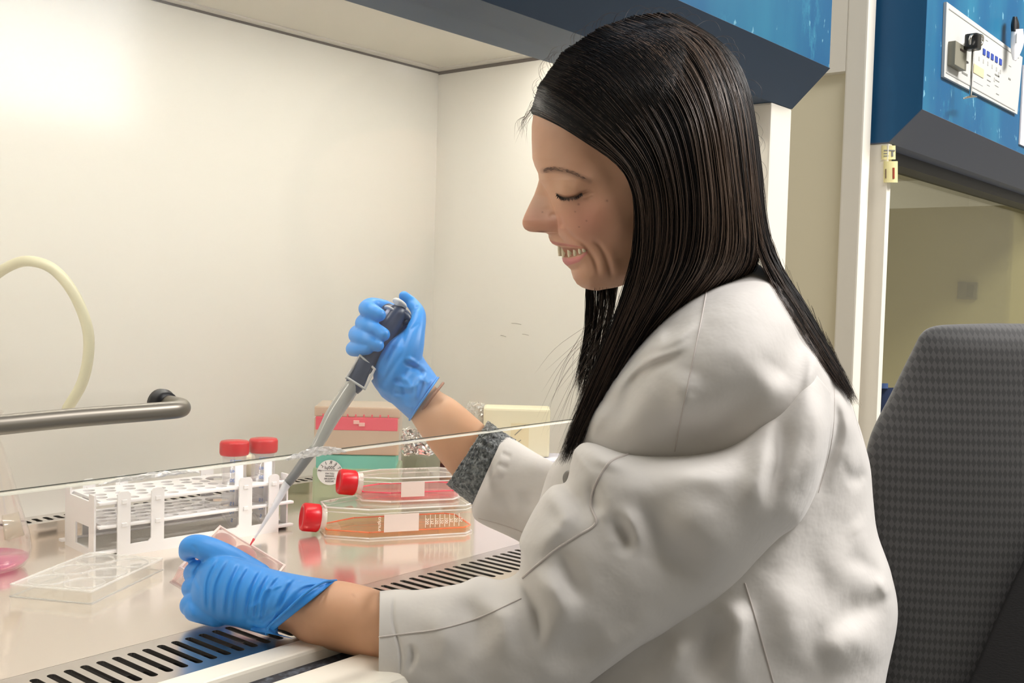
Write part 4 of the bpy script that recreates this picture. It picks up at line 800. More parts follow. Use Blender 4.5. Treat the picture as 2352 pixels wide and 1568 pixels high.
def mixc(wt, c): global col; col = col*(1-wt[:, None])+np.array(c)*wt[:, None]
isH = (np.arange(len(V0)) < nH).astype(float)
mixc(isH*.55*g2(1345, 505, 42, 38), (.60, .23, .17)); mixc(isH*.45*g2(1225, 505, 26, 20), (.58, .22, .16)); mixc(isH*.35*g2(1272, 515, 18, 14), (.50, .17, .13)); mixc(isH*.35*g2(1305, 432, 24, 14), (.66, .40, .24))
def band(top, bot, soft=1.2):
    t = np.interp(X, *zip(*top)); b = np.interp(X, *zip(*bot)); x0, x1 = top[0][0], top[-1][0]
    return np.clip((Y-t)/soft, 0, 1)*np.clip((b-Y)/soft, 0, 1)*np.clip((X-x0+4)/4, 0, 1)*np.clip((x1-X)/3, 0, 1)*isH
mixc(.75*band([(1256, 548), (1268, 553), (1300, 559), (1330, 565), (1351, 571)], [(1256, 556), (1272, 562), (1300, 566), (1330, 569), (1351, 573)]), (.50, .16, .14))
mixc(.85*band([(1284, 590), (1310, 592), (1332, 587), (1351, 575)], [(1284, 603), (1303, 611), (1330, 602), (1351, 580)]), (.62, .20, .20))
mixc(.97*band([(1278, 566), (1300, 568), (1330, 570), (1351, 573)], [(1278, 589), (1310, 591), (1332, 586), (1351, 575)], .8), (.40, .17, .11))
def pline(P, r):
    P = cr(P, 24); d = np.full(len(X), 1e9)
    for a, b in zip(P, P[1:]):
        ab = b-a; t = np.clip(((X-a[0])*ab[0]+(Y-a[1])*ab[1])/(ab@ab), 0, 1); d = np.minimum(d, np.hypot(X-a[0]-t*ab[0], Y-a[1]-t*ab[1]))
    return np.clip(1.3-d/r, 0, 1)*isH
mixc(.42*pline([(1247, 392), (1272, 390), (1305, 396), (1345, 411), (1354, 416)], 7), (.17, .10, .07)); mixc(.7*pline([(1278, 445), (1287, 451), (1301, 454), (1322, 450), (1336, 444)], 2.2), (.05, .025, .025))
mixc(np.clip(isH*.9*g2(1243, 532.2, 9, 1.3), 0, .9), (.12, .03, .02))  # dark spot painted for the shade inside the nostril
for (mx_, my_, r_) in ((1329, 469, 1.8), (1394, 461, 1.8), (1347, 507, 1.3), (1330, 521, 1.2), (1321, 486, 1.2), (1246, 487, 1.2), (810, 1364, 1.8)): mixc(.65*g2(mx_, my_, r_), (.16, .06, .04))
hx = np.interp(Y, [b for a, b in hl], [a for a, b in hl]); sc_ = np.clip((X-hx-2)/6, 0, 1)*(Y > 255)+(Y <= 258)*1.0; mixc(np.clip(sc_, 0, 1)*isH, (.012, .009, .008))
ca = me.color_attributes.new('Col', 'FLOAT_COLOR', 'POINT'); ca.data.foreach_set('color', np.concatenate([np.clip(col, 0, 1), np.ones((len(col), 1))], 1).astype(np.float32).ravel())
body = put('body', fixn(me), skin, per, True, 'face and forearms bare', True)
# teeth, lashes, brow hairs
tooth = mat('ivory_teeth', (.80, .72, .52), .25)
for i, (a, b, t0, t1) in enumerate(((1281.5, 1293, 564, 588), (1290, 1306, 564, 592), (1303.5, 1318.5, 565, 591), (1316.5, 1330.5, 566, 588), (1328.5, 1340, 567, 583), (1337.5, 1347, 568, 579))):
    cxm = (a+b)/2; wf = [.0035, .0105, .0155, .0185, .0215, .024][i]; dpt = DH-wf-(.0 if i else -.001)
    hit = headbv.ray_cast(Vector(C0), Vector(ray(max(cxm, 1296), (t0+t1)/2)).normalized())
    if hit[0] is not None: dpt = min(dpt, proj([hit[0]])[2][0]-.0004) if i > 1 else dpt
    V, Fc = loftVF([(a, t0), (a-.7, t0+5), (a-.3, (t0+t1)/2+3), (a+1, t1)], [(b, t0), (b+.7, t0+5), (b+.3, (t0+t1)/2+3), (b-1, t1)], [dpt+.0028]*4, [.0028]*4, N=14, M=20, power=.6); put('tooth', fixn(mesh(V, Fc)), tooth, per, True, None, True)
def hairs(name, paths, r, m, parent, label=None, kind=None):
    """paths (S,M,3) -> 3-sided tapering strands in one mesh"""
    P = np.asarray(paths, float); Sn, M_, _ = P.shape; T_ = np.gradient(P, axis=1); T_ /= np.linalg.norm(T_, axis=2, keepdims=True)+1e-12
    N1 = np.cross(T_, FW); N1 /= np.linalg.norm(N1, axis=2, keepdims=True)+1e-9; N2 = np.cross(T_, N1)
    t = np.linspace(0, 1, M_); rr = (np.asarray(r).reshape(-1, 1) if np.ndim(r) else r)*np.clip(1.25-t**3*1.15, .1, 1)[None, :]; rr = np.broadcast_to(rr, (Sn, M_))[..., None]
    V = np.stack([P+rr*(math.cos(a)*N1+math.sin(a)*N2) for a in (0, 2.094, 4.189)], 2)
    idx = np.arange(Sn*M_*3).reshape(Sn, M_, 3); Q = [np.stack([idx[:, :-1, k], idx[:, :-1, (k+1) % 3], idx[:, 1:, (k+1) % 3], idx[:, 1:, k]], -1).reshape(-1, 4) for k in range(3)]
    o = put(name, qmesh(V.reshape(-1, 3), np.concatenate(Q)), m, parent, True, label, True)
    if kind: o['kind'] = kind
    return o
def onhead(x, y, off):
    h = headbv.ray_cast(Vector(C0), Vector(ray(x, y)).normalized()); 
    return D(x, y, (proj([h[0]])[2][0] if h[0] is not None else DH)-off)
ls = []
for i in range(34):
    t = i/33; x, y = cr([(1279, 446), (1288, 452), (1302, 455), (1322, 451), (1335, 444)], 34)[i]; l = random.uniform(7, 12); dxl = -3+6*t+random.uniform(-1, 1)
    ls.append([onhead(x, y, .0008), onhead(x, y, .0008)+D(x+dxl*.4, y+l*.5, DH)-D(x, y, DH)-FW*.003, onhead(x, y, .0008)+D(x+dxl, y+l*.9, DH)-D(x, y, DH)-FW*.005])
hairs('eyelashes', ls, .00035, lashm, per)
ls = []
for i in range(95):
    t = random.random(); x, y = cr([(1248, 392), (1272, 388), (1305, 393), (1345, 411)], 60)[int(t*59)]; y += random.uniform(-6, 5)*(1-.55*t); dxl, dyl = random.uniform(5, 9), random.uniform(-2, 3)+4*t-1
    ls.append([onhead(x, y, .0002), onhead(x+dxl*.5, y+dyl*.4, .0009), onhead(x+dxl, y+dyl, .0006)])
hairs('eyebrow', ls, .00015, mat('brown_brow', (.20, .12, .09), .7), per)
# --- lab coat -------------------------------------------------------------------------------
tA = [(1725, 600), (1690, 634), (1610, 668), (1530, 722), (1450, 806), (1385, 885), (1340, 955), (1300, 1025), (1262, 1078), (1238, 1150), (1205, 1245), (1240, 1350), (1250, 1470), (1240, 1568), (1200, 1750), (1150, 1950), (1120, 2120)]
tB = [(1742, 606), (1775, 634), (1808, 666), (1845, 722), (1890, 806), (1935, 885), (1966, 955), (1988, 1025), (2000, 1078), (2006, 1150), (2016, 1225), (2048, 1320), (2062, 1420), (2034, 1568), (2010, 1750), (2030, 1950), (2050, 2120)]
tD = [.935, .935, .93, .93, .93, .935, .94, .945, .95, .955, .96, .965, .97, .975, .98, .99, 1.0]
tT = [.012, .045, .085, .115, .135, .140, .135, .118, .108, .105, .108, .115, .122, .125, .13, .15, .15]
tf = [([(1835, 790), (1812, 815), (1790, 840)], 24, -.013, 'b'), ([(1855, 780), (1862, 850), (1852, 920)], 11, .008, 'r'), ([(1800, 860), (1700, 955), (1600, 1000), (1450, 1022)], 34, -.016, 'r'),
      ([(1610, 728), (1560, 765), (1510, 800), (1470, 870)], 11, .008, 'r'), ([(1602, 770), (1540, 812), (1470, 855), (1385, 915)], 9, .008, 'r'), ([(1590, 790), (1510, 838), (1440, 890)], 8, -.007, 'r'), ([(1520, 735), (1500, 785), (1440, 850)], 9, .006, 'r'), ([(1500, 820), (1450, 900), (1375, 1000)], 14, -.008, 'r'),
      ([(1545, 830), (1565, 910), (1545, 990)], 18, .006, 'r'), ([(1590, 840), (1585, 900)], 12, .003, 'r'), ([(1400, 900), (1365, 960), (1345, 1020)], 9, .005, 'r'),
      ([(1895, 765), (1915, 860), (1920, 960), (1905, 1060), (1868, 1190)], 10, -.010, 'r'), ([(1945, 1112), (1980, 1098), (2010, 1094)], 12, -.009, 'r'), ([(1945, 1075), (1985, 1060)], 18, .007, 'r'), ([(1925, 1030), (1945, 960), (1925, 890)], 18, .005, 'r'),
      ([(1870, 1500), (1950, 1488), (2040, 1440)], 28, .016, 'r'), ([(1890, 1420), (1980, 1400), (2055, 1345)], 26, -.014, 'r'), ([(1950, 1180), (1985, 1215), (2005, 1270)], 18, .007, 'r'), ([(2005, 1310), (2030, 1345), (2052, 1362)], 10, .008, 'r'), ([(1945, 1270), (1990, 1292), (2035, 1320)], 16, -.007, 'r'),
      ([(1650, 1400), (1630, 1480), (1635, 1600)], 22, -.009, 'r'), ([(1695, 1370), (1690, 1450), (1710, 1600)], 20, .009, 'r'), ([(1560, 1450), (1540, 1600)], 22, .009, 'r'), ([(1790, 1290), (1810, 1420), (1850, 1560)], 30, .007, 'r'), ([(1870, 1220), (1880, 1340), (1900, 1430)], 26, -.006, 'r')]
coat = empty('lab_coat'); bpy.data.objects.remove(coat)
torso = loft('lab_coat', tA, tB, tD, tT, coatm, per, 'white cotton lab coat', folds=tf, N=330, M=300, power=.82, thb=[t*.95 for t in tT], noise=.0003, soft=1.1, gain=1.25)
tbv = bvh(torso)
sA = [(872, 1357), (915, 1353), (960, 1354), (1050, 1341), (1100, 1323), (1150, 1331), (1190, 1312), (1196, 1270), (1195, 1235), (1232, 1160), (1265, 1118), (1300, 1105), (1312, 1060), (1322, 1030), (1355, 1016), (1440, 1041), (1550, 1045), (1640, 1034), (1700, 1006), (1760, 945), (1825, 880), (1850, 830)]
sB = [(868, 1640), (905, 1660), (970, 1680), (1060, 1690), (1130, 1685), (1200, 1660), (1270, 1620), (1330, 1585), (1385, 1545), (1430, 1512), (1475, 1482), (1520, 1458), (1560, 1432), (1600, 1408), (1650, 1375), (1700, 1330), (1745, 1280), (1790, 1235), (1840, 1196), (1882, 1110), (1906, 1000), (1908, 900)]
sD = [.875, .875, .873, .87, .87, .868, .867, .866, .866, .866, .866, .866, .866, .866, .866, .866, .866, .866, .866, .868, .874, .885]
sT = [.044, .045, .047, .05, .052, .055, .057, .06, .062, .064, .066, .068, .07, .072, .074, .078, .080, .081, .080, .076, .066, .045]
sf = [([(1385, 1180), (1425, 1215), (1445, 1250), (1420, 1285)], 12, -.007, 'r'), ([(1400, 1165), (1465, 1215), (1480, 1290)], 18, .008, 'r'), ([(1440, 1110), (1490, 1200), (1560, 1300), (1610, 1400)], 34, -.012, 'r'), ([(1540, 1130), (1610, 1230), (1680, 1330)], 40, .010, 'r'),
      ([(1375, 1090), (1362, 1150), (1372, 1195)], 11, -.006, 'r'), ([(1297, 1250), (1310, 1320), (1318, 1400)], 15, -.006, 'r'), ([(1250, 1300), (1275, 1380), (1320, 1470)], 20, .008, 'r'), ([(1205, 1300), (1222, 1390), (1262, 1500)], 10, -.008, 'r'), ([(1225, 1290), (1265, 1225), (1310, 1170)], 16, .006, 'r'),
      ([(1846, 880), (1795, 1000), (1780, 1110), (1790, 1190)], 16, -.011, 'r'), ([(1890, 900), (1885, 1010), (1845, 1150)], 18, .008, 'r'), ([(1740, 1000), (1748, 1090), (1735, 1180)], 26, .006, 'r'), ([(1240, 1520), (1330, 1500), (1410, 1455)], 26, -.010, 'r'), ([(1330, 1560), (1440, 1480), (1540, 1410)], 22, .008, 'r'),
      ([(1055, 1360), (1085, 1430), (1095, 1530)], 22, -.005, 'r'), ([(1135, 1350), (1150, 1430), (1160, 1540)], 22, .006, 'r'), ([(985, 1370), (1010, 1440), (1015, 1540)], 18, .003, 'r'), ([(904, 1358), (910, 1420), (913, 1500), (922, 1580)], 2.4, -.0016, 'r'), ([(938, 1475), (942, 1510), (934, 1560)], 5, -.003, 'r'),
      ([(1335, 1040), (1400, 1060), (1470, 1062)], 12, .004, 'r'), ([(1480, 1085), (1600, 1095), (1720, 1060)], 26, .007, 'r'), ([(1300, 1120), (1330, 1150), (1335, 1210)], 16, -.004, 'r'), ([(1270, 1130), (1290, 1180)], 14, .004, 'b')]
slv = loft('coat_sleeve', sA, sB, sD, sT, coatm, per, 'wide white sleeve of the nearer arm', folds=sf, N=360, M=240, power=.80, lip=True, noise=.0004, soft=1.1, gain=1.2)
sbv = bvh(slv)
fA = [(1157, 998), (1180, 1008), (1235, 1042), (1300, 1075), (1360, 1090), (1450, 1090)]; fB = [(1083, 1163), (1095, 1195), (1170, 1232), (1250, 1270), (1340, 1290), (1450, 1300)]
fs = loft('coat_sleeve', fA, fB, [1.075, 1.07, 1.06, 1.05, 1.045, 1.05], [.044, .045, .046, .05, .052, .05], coatm, per, 'white sleeve of the raised far arm', N=130, M=140, lip=True, power=.85, noise=.0004,
     folds=[([(1165, 1010), (1150, 1060), (1128, 1120), (1112, 1180)], 9, .002, 'r'), ([(1150, 1040), (1175, 1050)], 4, -.0015, 'r'), ([(1140, 1065), (1170, 1075)], 4, -.0015, 'r'), ([(1130, 1095), (1160, 1100)], 4, -.0015, 'r'), ([(1095, 1185), (1160, 1200), (1240, 1240)], 7, -.006, 'r'), ([(1200, 1120), (1230, 1180)], 12, -.004, 'r'), ([(1150, 1120), (1180, 1180)], 10, -.003, 'r'), ([(1210, 1045), (1250, 1090)], 14, .004, 'r')])
# seams
seam('coat_seam', tbv, [(1624, 662), (1612, 727), (1587, 849), (1566, 950), (1550, 1036)], .00055, coatm2, per, .0001)
seam('coat_seam', tbv, [(1833, 705), (1889, 785), (1913, 870), (1916, 955), (1905, 1040), (1880, 1130)], .0004, coatm2, per, .0001); seam('coat_seam', tbv, [(1711, 1340), (1728, 1395), (1752, 1480), (1776, 1566)], .0008, coatm2, per, .0002)
seam('coat_seam', sbv, [(1201, 1326), (1240, 1292), (1279, 1260), (1330, 1228), (1362, 1209), (1369, 1193), (1357, 1158), (1368, 1113), (1400, 1062), (1442, 1043)], .0011, coatm2, per, .0002); seam('coat_seam', sbv, [(866, 1463), (930, 1455), (1010, 1444), (1100, 1418), (1196, 1374)], .0007, coatm2, per, .0003)
seam('coat_seam', bvh(fs), [(1100, 1190), (1150, 1204), (1200, 1222), (1235, 1242)], .0006, coatm2, per)
bq = surf(tbv, 1309, 1100, .0015); lathe('coat_button', [(0, 0), (.0068, 0), (.0072, .001), (.006, .002), (.0045, .0014), (0, .0014)], mat('smoky_button', (.22, .21, .20), .3), per, 28, WM[per].inverted() @ along(bq, bq-FW*.5-RT*.45))
# collar and lapel edges at the chest
cup = loft('sweater_cuff', [(1121, 967), (1135, 977), (1158, 994), (1185, 1010)], [(1027, 1112), (1048, 1130), (1088, 1160), (1110, 1180)], [1.083, 1.08, 1.075, 1.07], [.040, .042, .042, .036], wool, per, 'grey knitted sweater cuff', N=70, M=150, lip=True, power=.9,
      folds=[([(1115+q_*-11.5, 985+q_*17.5), (1130+q_*-11.0, 997+q_*17), (1152+q_*-9, 1008+q_*18)], 3.2, .0022, 'r') for q_ in range(9)])
me = cup.data; co = np.array([v.co for v in me.vertices]); co += rng.normal(0, .0004, co.shape); me.vertices.foreach_set('co', co.astype(np.float32).ravel())
# legs, trousers, shoes below the frame
trm = mat('dark_trousers', (.03, .035, .06), .8)
fwd = np.array([-.55, .83, 0]); side = np.array([.83, .55, 0]); hip = np.array([sx, sy, .53])
for s_ in (-1, 1):
    h0 = hip+side*.09*s_; kn = h0+fwd*.22+np.array([0, 0, .0]); an2 = kn+np.array([0, 0, -.43])+fwd*.02
    kn = np.array([kn[0], min(kn[1], .50), .53]); an2 = np.array([kn[0], kn[1]-.03, .10])
    sweep('trouser_leg', [h0, (h0+kn)/2, kn+np.array([0, 0, -.02]), (kn+an2)/2, an2], [.08, .075, .062, .055, .048], trm, per, n=20)
    sweep('shoe', [an2+np.array([0, -.03, -.055]), an2+np.array([0, .04, -.058]), an2+np.array([0, .15, -.066])], [.038, .04, .030], blk, per, n=16)
# --- gloves ---------------------------------------------------------------------------------
def join(*vfs):
    V = []; Fc = []
    for v, f in vfs: b0 = len(V); V += list(v); Fc += [tuple(i+b0 for i in q) for q in f]
    return V, Fc
def S3(pts, rad, n=16, k=6, flat=1): return sweepVF([pd(p) for p in pts], rad, n, k, flat)
def glove(name, vf, folds, label, vox=.0011, smooth=4, wr=0):
    me = fixn(mesh(*vf)); o = bpy.data.objects.new('t', me); COL.objects.link(o)
    r = o.modifiers.new('r', 'REMESH'); r.mode = 'VOXEL'; r.voxel_size = vox; sm = o.modifiers.new('s', 'SMOOTH'); sm.factor = .5; sm.iterations = smooth
    bpy.context.view_layer.update(); m2 = bpy.data.meshes.new_from_object(o.evaluated_get(bpy.context.evaluated_depsgraph_get())); bpy.data.objects.remove(o)
    n = len(m2.vertices); co = np.empty(n*3, np.float32); m2.vertices.foreach_get('co', co); co = co.reshape(-1, 3).astype(float)
    nn = np.empty(n*3, np.float32); m2.vertices.foreach_get('normal', nn); nn = nn.reshape(-1, 3); X_, Y_, d_ = proj(co); vd = (co-C0)/d_[:, None]
    wgt = np.clip(-(nn@FW)*2.5, 0, 1); s_ = strokes(X_, Y_, folds)*wgt; co = co-vd*s_[:, None]
    m2.vertices.foreach_set('co', co.astype(np.float32).ravel()); m2.materials.clear(); m2.update()
    return put(name, m2, glovem, per, True, label, True)
IX = S3([(938, 760, 1.150), (898, 716, 1.156), (858, 702, 1.150), (842, 708, 1.132), (852, 713, 1.113), (871, 723, 1.106)], [.0096, .0094, .0090, .0088, .0086, .0072])
MI = S3([(948, 785, 1.150), (892, 748, 1.160), (848, 736, 1.150), (834, 743, 1.130), (850, 752, 1.108), (880, 768, 1.100)], [.0096, .0094, .0090, .0088, .0088, .0074])
RI = S3([(938, 815, 1.150), (875, 778, 1.158), (830, 762, 1.148), (818, 770, 1.128), (836, 778, 1.106), (867, 793, 1.098)], [.0092, .0088, .0084, .0084, .0082, .0070])
PK = S3([(920, 845, 1.145), (862, 808, 1.150), (820, 797, 1.142), (810, 802, 1.126), (826, 803, 1.108), (845, 801, 1.100)], [.0084, .0080, .0075, .0074, .0072, .0062])
TH = S3([(912, 862, 1.115), (940, 812, 1.112), (954, 762, 1.122), (961, 722, 1.138), (948, 698, 1.150), (928, 680, 1.152)], [.020, .0145, .0105, .0080, .0068, .0058])
PA = S3([(950, 892, 1.125), (912, 868, 1.118), (922, 820, 1.118), (945, 775, 1.128)], [.022, .0250, .0215, .0120])
PB = S3([(940, 890, 1.135), (920, 840, 1.140), (930, 790, 1.150), (930, 755, 1.150)], [.022, .020, .017, .012])
WR = loftVF([(962, 800), (976, 826), (990, 845), (1006, 868)], [(852, 874), (868, 898), (902, 928), (941, 963)], [1.122, 1.12, 1.116, 1.112], [.024, .026, .028, .030], N=30, M=60)
gf = [([(972, 838), (940, 850), (918, 878)], 4, -.0022, 'r'), ([(985, 858), (960, 880), (950, 930)], 5, .0026, 'r'), ([(998, 868), (985, 900), (962, 935)], 4, -.0022, 'r'), ([(900, 870), (925, 885), (930, 925)], 4, -.0022, 'r'), ([(868, 885), (890, 905), (920, 915)], 4, .002, 'r'), ([(925, 735), (915, 770), (885, 830), (862, 865)], 5, -.002, 'r'), ([(930, 800), (900, 850), (870, 890)], 4, -.0015, 'r'), ([(905, 790), (880, 840)], 3, -.0012, 'r'), ([(930, 820), (960, 835), (985, 850)], 4, .0022, 'r'), ([(925, 828), (955, 845), (980, 862)], 4, -.0022, 'r'), ([(965, 845), (972, 880), (960, 925)], 4, -.002, 'r'), ([(905, 880), (935, 890), (965, 880)], 4, .0018, 'r'),
      ([(905, 900), (925, 905), (955, 903)], 3, -.0018, 'r'), ([(915, 860), (940, 880), (945, 915)], 4, .0018, 'r'), ([(880, 900), (905, 912)], 4, -.0015, 'r'), ([(940, 760), (965, 740)], 3, -.001, 'r'), ([(935, 725), (965, 700)], 3, -.0012, 'r'), ([(938, 718), (962, 712)], 2.5, .0008, 'r'), ([(870, 745), (878, 765)], 3, -.001, 'r'), ([(850, 760), (868, 785)], 3, -.001, 'r'), ([(960, 870), (990, 880)], 4, .0018, 'r'), ([(925, 930), (950, 940)], 4, .0018, 'r')]
glove('glove', join(IX, MI, RI, PK, TH, PA, PB, WR), gf, 'blue nitrile glove gripping the pipette')
rimP = [];
for k_ in range(25):
    a = 2*math.pi*k_/24; mx_, my_ = (1006+941)/2, (868+963)/2; hx_, hy_ = (1006-941)/2, (868-963)/2; rimP.append(D(mx_+hx_*math.cos(a)*1.02, my_+hy_*math.cos(a)*1.02, 1.112-.0305*math.sin(a)))
sweep('glove_rim', rimP, [.0011]*25, glovem, per, n=8, k=3)
bnd = []
for k_ in range(25):
    a = 2*math.pi*k_/24; mx_, my_ = (1016+962)/2, (885+948)/2; hx_, hy_ = (1018-960)/2, (886-960)/2; bnd.append(D(mx_+hx_*math.cos(a), my_+hy_*math.cos(a), 1.108-.0245*math.sin(a)))
sweep('hair_tie', bnd, [.0014]*25, mat('brown_elastic', (.30, .14, .09), .6), per, n=8, k=3, label='thin brown band on the wrist')
HB = loftVF([(772, 1333), (700, 1322), (640, 1310), (575, 1292), (530, 1276), (490, 1268), (462, 1288)], [(612, 1460), (580, 1450), (545, 1440), (500, 1431), (460, 1422), (432, 1410), (430, 1370)], [.898, .898, .902, .908, .916, .926, .935], [.033, .034, .034, .032, .029, .025, .018], N=60, M=80)
TL = S3([(590, 1332, .915), (525, 1286, .920), (470, 1258, .926), (440, 1255, .935), (432, 1268, .945)], [.015, .0125, .0108, .0100, .0085])
F1 = S3([(500, 1320, .925), (458, 1312, .937), (448, 1318, .955), (478, 1318, .985), (520, 1310, 1.0)], [.013, .0105, .0098, .009, .008])
F2 = S3([(500, 1350, .92), (452, 1348, .930), (445, 1352, .948), (480, 1352, .972), (520, 1345, .985)], [.014, .0105, .0098, .009, .008])
F3 = S3([(500, 1385, .912), (448, 1388, .920), (442, 1390, .935), (478, 1385, .950), (520, 1378, .96)], [.014, .0108, .0098, .009, .008])
F4 = S3([(500, 1405, .908), (452, 1402, .912), (452, 1402, .922), (485, 1402, .932)], [.013, .0098, .009, .008])
lf = []
for k_, (a, b) in enumerate((((470, 1275), (452, 1360)), ((500, 1270), (470, 1410)), ((525, 1272), (485, 1420)), ((548, 1280), (510, 1425)), ((575, 1282), (530, 1435)), ((600, 1290), (555, 1440)), ((622, 1298), (575, 1445)), ((650, 1302), (590, 1445)), ((680, 1312), (620, 1440)))):
    mx_ = ((a[0]+b[0])/2-14+random.uniform(-6, 6), (a[1]+b[1])/2-4); lf.append(([a, mx_, b], 4.2, .0017, 'r')); lf.append(([(a[0]+9, a[1]+3), (mx_[0]+9, mx_[1]), (b[0]+9, b[1])], 3.6, -.0017, 'r'))
lf += [([(765, 1336), (700, 1345), (650, 1385), (622, 1430)], 4, .003, 'r'), ([(740, 1345), (690, 1352), (640, 1392), (615, 1430)], 4, -.002, 'r'), ([(640, 1320), (680, 1335), (720, 1330)], 4, -.0018, 'r'), ([(600, 1360), (640, 1345), (680, 1330)], 3.5, .0015, 'r'), ([(560, 1420), (600, 1425), (625, 1400)], 4, -.002, 'r'), ([(570, 1400), (600, 1380)], 4, .0015, 'r'), ([(438, 1250), (450, 1262), (448, 1280)], 3, -.001, 'r'), ([(448, 1300), (440, 1340)], 4, -.001, 'r'), ([(430, 1380), (445, 1420)], 4, .0015, 'r')]
glove('glove', join(HB, TL, F1, F2, F3, F4), lf, 'blue nitrile glove holding the well plate')
# loose corner of the lower glove's cuff
V, Fc = loftVF([(612, 1420), (600, 1436), (580, 1440), (575, 1446)], [(640, 1430), (640, 1455), (668, 1464), (672, 1466)], [.885, .882, .88, .878], [.006, .004, .002, .001], N=24, M=30, folds=[([(612, 1430), (618, 1458)], 4, .003, 'r'), ([(630, 1430), (650, 1460)], 4, -.003, 'r')]); put('glove_cuff_corner', fixn(mesh(V, Fc)), glovem, per, True, None, True)
rimP = [D(x_, y_, d_) for x_, y_, d_ in ((772, 1333, .895), (745, 1336, .876), (718, 1350, .866), (690, 1372, .862), (660, 1400, .862), (635, 1422, .866), (618, 1438, .872), (612, 1456, .888))]
sweep('glove_rim', rimP, [.0012]*8, glovem, per, n=8, k=6)

# --- hair -----------------------------------------------------------------------------------
G = [
 [(1222, 256, .010), (1240, 262, .034), (1285, 284, .050), (1350, 325, .061), (1415, 370, .071), (1454, 425, .077), (1468, 500, .078), (1464, 590, .074), (1440, 680, .066), (1395, 800, .058), (1335, 940, .050), (1283, 1065, .045)],
 [(1238, 200, .002), (1290, 225, .036), (1350, 270, .058), (1420, 330, .071), (1472, 400, .079), (1490, 500, .081), (1485, 600, .077), (1460, 690, .069), (1410, 800, .060), (1355, 920, .052), (1312, 1020, .045), (1292, 1070, .045)],
 [(1290, 125, .0), (1375, 165, .036), (1440, 235, .061), (1496, 315, .076), (1528, 400, .083), (1540, 500, .084), (1530, 600, .080), (1495, 690, .068), (1440, 790, .056), (1390, 890, .050), (1347, 985, .042), (1325, 1045, .040)],
 [(1375, 68, .0), (1470, 110, .032), (1540, 190, .060), (1588, 280, .076), (1608, 390, .083), (1615, 500, .083), (1600, 600, .074), (1550, 680, .058), (1490, 760, .044), (1440, 840, .036), (1400, 915, .030), (1375, 970, .030)],
 [(1450, 42, 0), (1560, 80, .030), (1625, 165, .054), (1658, 270, .069), (1675, 380, .075), (1688, 500, .073), (1683, 590, .060), (1640, 655, .044), (1570, 718, .030), (1510, 785, .022), (1470, 850, .018), (1440, 910, .018)],
 [(1515, 34, 0), (1630, 92, .020), (1686, 180, .041), (1710, 280, .051), (1722, 390, .056), (1731, 500, .055), (1738, 575, .044), (1722, 622, .026), (1665, 665, .014), (1605, 725, .010), (1560, 790, .0), (1525, 850, 0)]]
GB = [
 [(1480, 36, 0), (1610, 80, .020), (1675, 165, .041), (1705, 280, .051), (1718, 390, .056), (1728, 500, .053), (1742, 570, .046), (1772, 635, .046), (1815, 705, .048), (1866, 790, .050), (1915, 865, .048), (1948, 905, .040)],
 [(1540, 36, 0), (1650, 100, .012), (1702, 185, .025), (1726, 290, .032), (1738, 400, .034), (1747, 500, .034), (1762, 575, .034), (1792, 638, .036), (1838, 710, .036), (1884, 790, .036), (1930, 868, .034), (1963, 930, .030)],
 [(1555, 37, -.012), (1668, 110, -.008), (1716, 196, -.004), (1736, 300, .0), (1747, 400, 0), (1755, 500, 0), (1771, 575, 0), (1800, 634, .006), (1846, 708, .014), (1892, 790, .014), (1937, 870, .014), (1968, 936, .014)]]
def fan(G, n, m, tr, jit=3.0, clump=26, wj=.006, tlen=(.0, 1.0)):
    Gd = np.array([cr(g, m) for g in G]); k = len(G); t = tr(n); i = np.minimum((t*(k-1)).astype(int), k-2); f = (t*(k-1)-i)
    P = Gd[i]*(1-f)[:, None, None]+Gd[i+1]*f[:, None, None]; s = np.linspace(0, 1, m)
    e = rng.uniform(.84, 1.0, n)*(m-1)*np.where(rng.uniform(0, 1, n) < .2, rng.uniform(.9, 1, n), 1); q_ = s[None, :]*e[:, None]; i0 = np.minimum(q_.astype(int), m-2); fq = (q_-i0)[..., None]; ar = np.arange(n)[:, None]; P = P[ar, i0]*(1-fq)+P[ar, i0+1]*fq
    cid = (t*clump).astype(int); ph = rng.uniform(0, 6.28, (clump+1, 3)); 
    amp = (s**1.2)[None, :]
    P[..., 0] += jit*(rng.normal(0, 1, (n, 1))*(.4+amp*1.6)+1.6*np.sin(s*7+ph[cid, :1])*amp+1.0*np.sin(s*15+rng.uniform(0, 6.28, (n, 1)))*amp)
    P[..., 1] += jit*rng.normal(0, 1, (n, 1))*.8; P[..., 2] += rng.uniform(0, wj, (n, 1))*np.clip(s*8, .15, 1)[None, :]+.0022*np.sin(t*190)[:, None]*np.clip(s*5, 0, 1)[None, :]
    return P
def tow(P, headfix=True, cbv=None, d0=DH, lift=.0015):
    W_ = Dv(P[..., 0], P[..., 1], d0-P[..., 2]); 
    if headfix:
        for a in range(W_.shape[0]):
            for b in range(0, W_.shape[1]):
                if P[a, b, 1] < 640:
                    h = headbv.ray_cast(Vector(C0), Vector(ray(P[a, b, 0], P[a, b, 1])).normalized())
                    if h[0] is not None:
                        dh_ = proj([h[0]])[2][0]-lift-(a % 7)*(.0006 if lift > .001 else 0)
                        if d0-P[a, b, 2] > dh_: W_[a, b] = D(P[a, b, 0], P[a, b, 1], dh_)
                elif cbv is not None:
                    h = cbv.ray_cast(Vector(C0), Vector(ray(P[a, b, 0], P[a, b, 1])).normalized())
                    if h[0] is not None:
                        dh_ = proj([h[0]])[2][0]-.002-(a % 5)*.0006
                        if d0-P[a, b, 2] > dh_: W_[a, b] = D(P[a, b, 0], P[a, b, 1], dh_)
    return W_
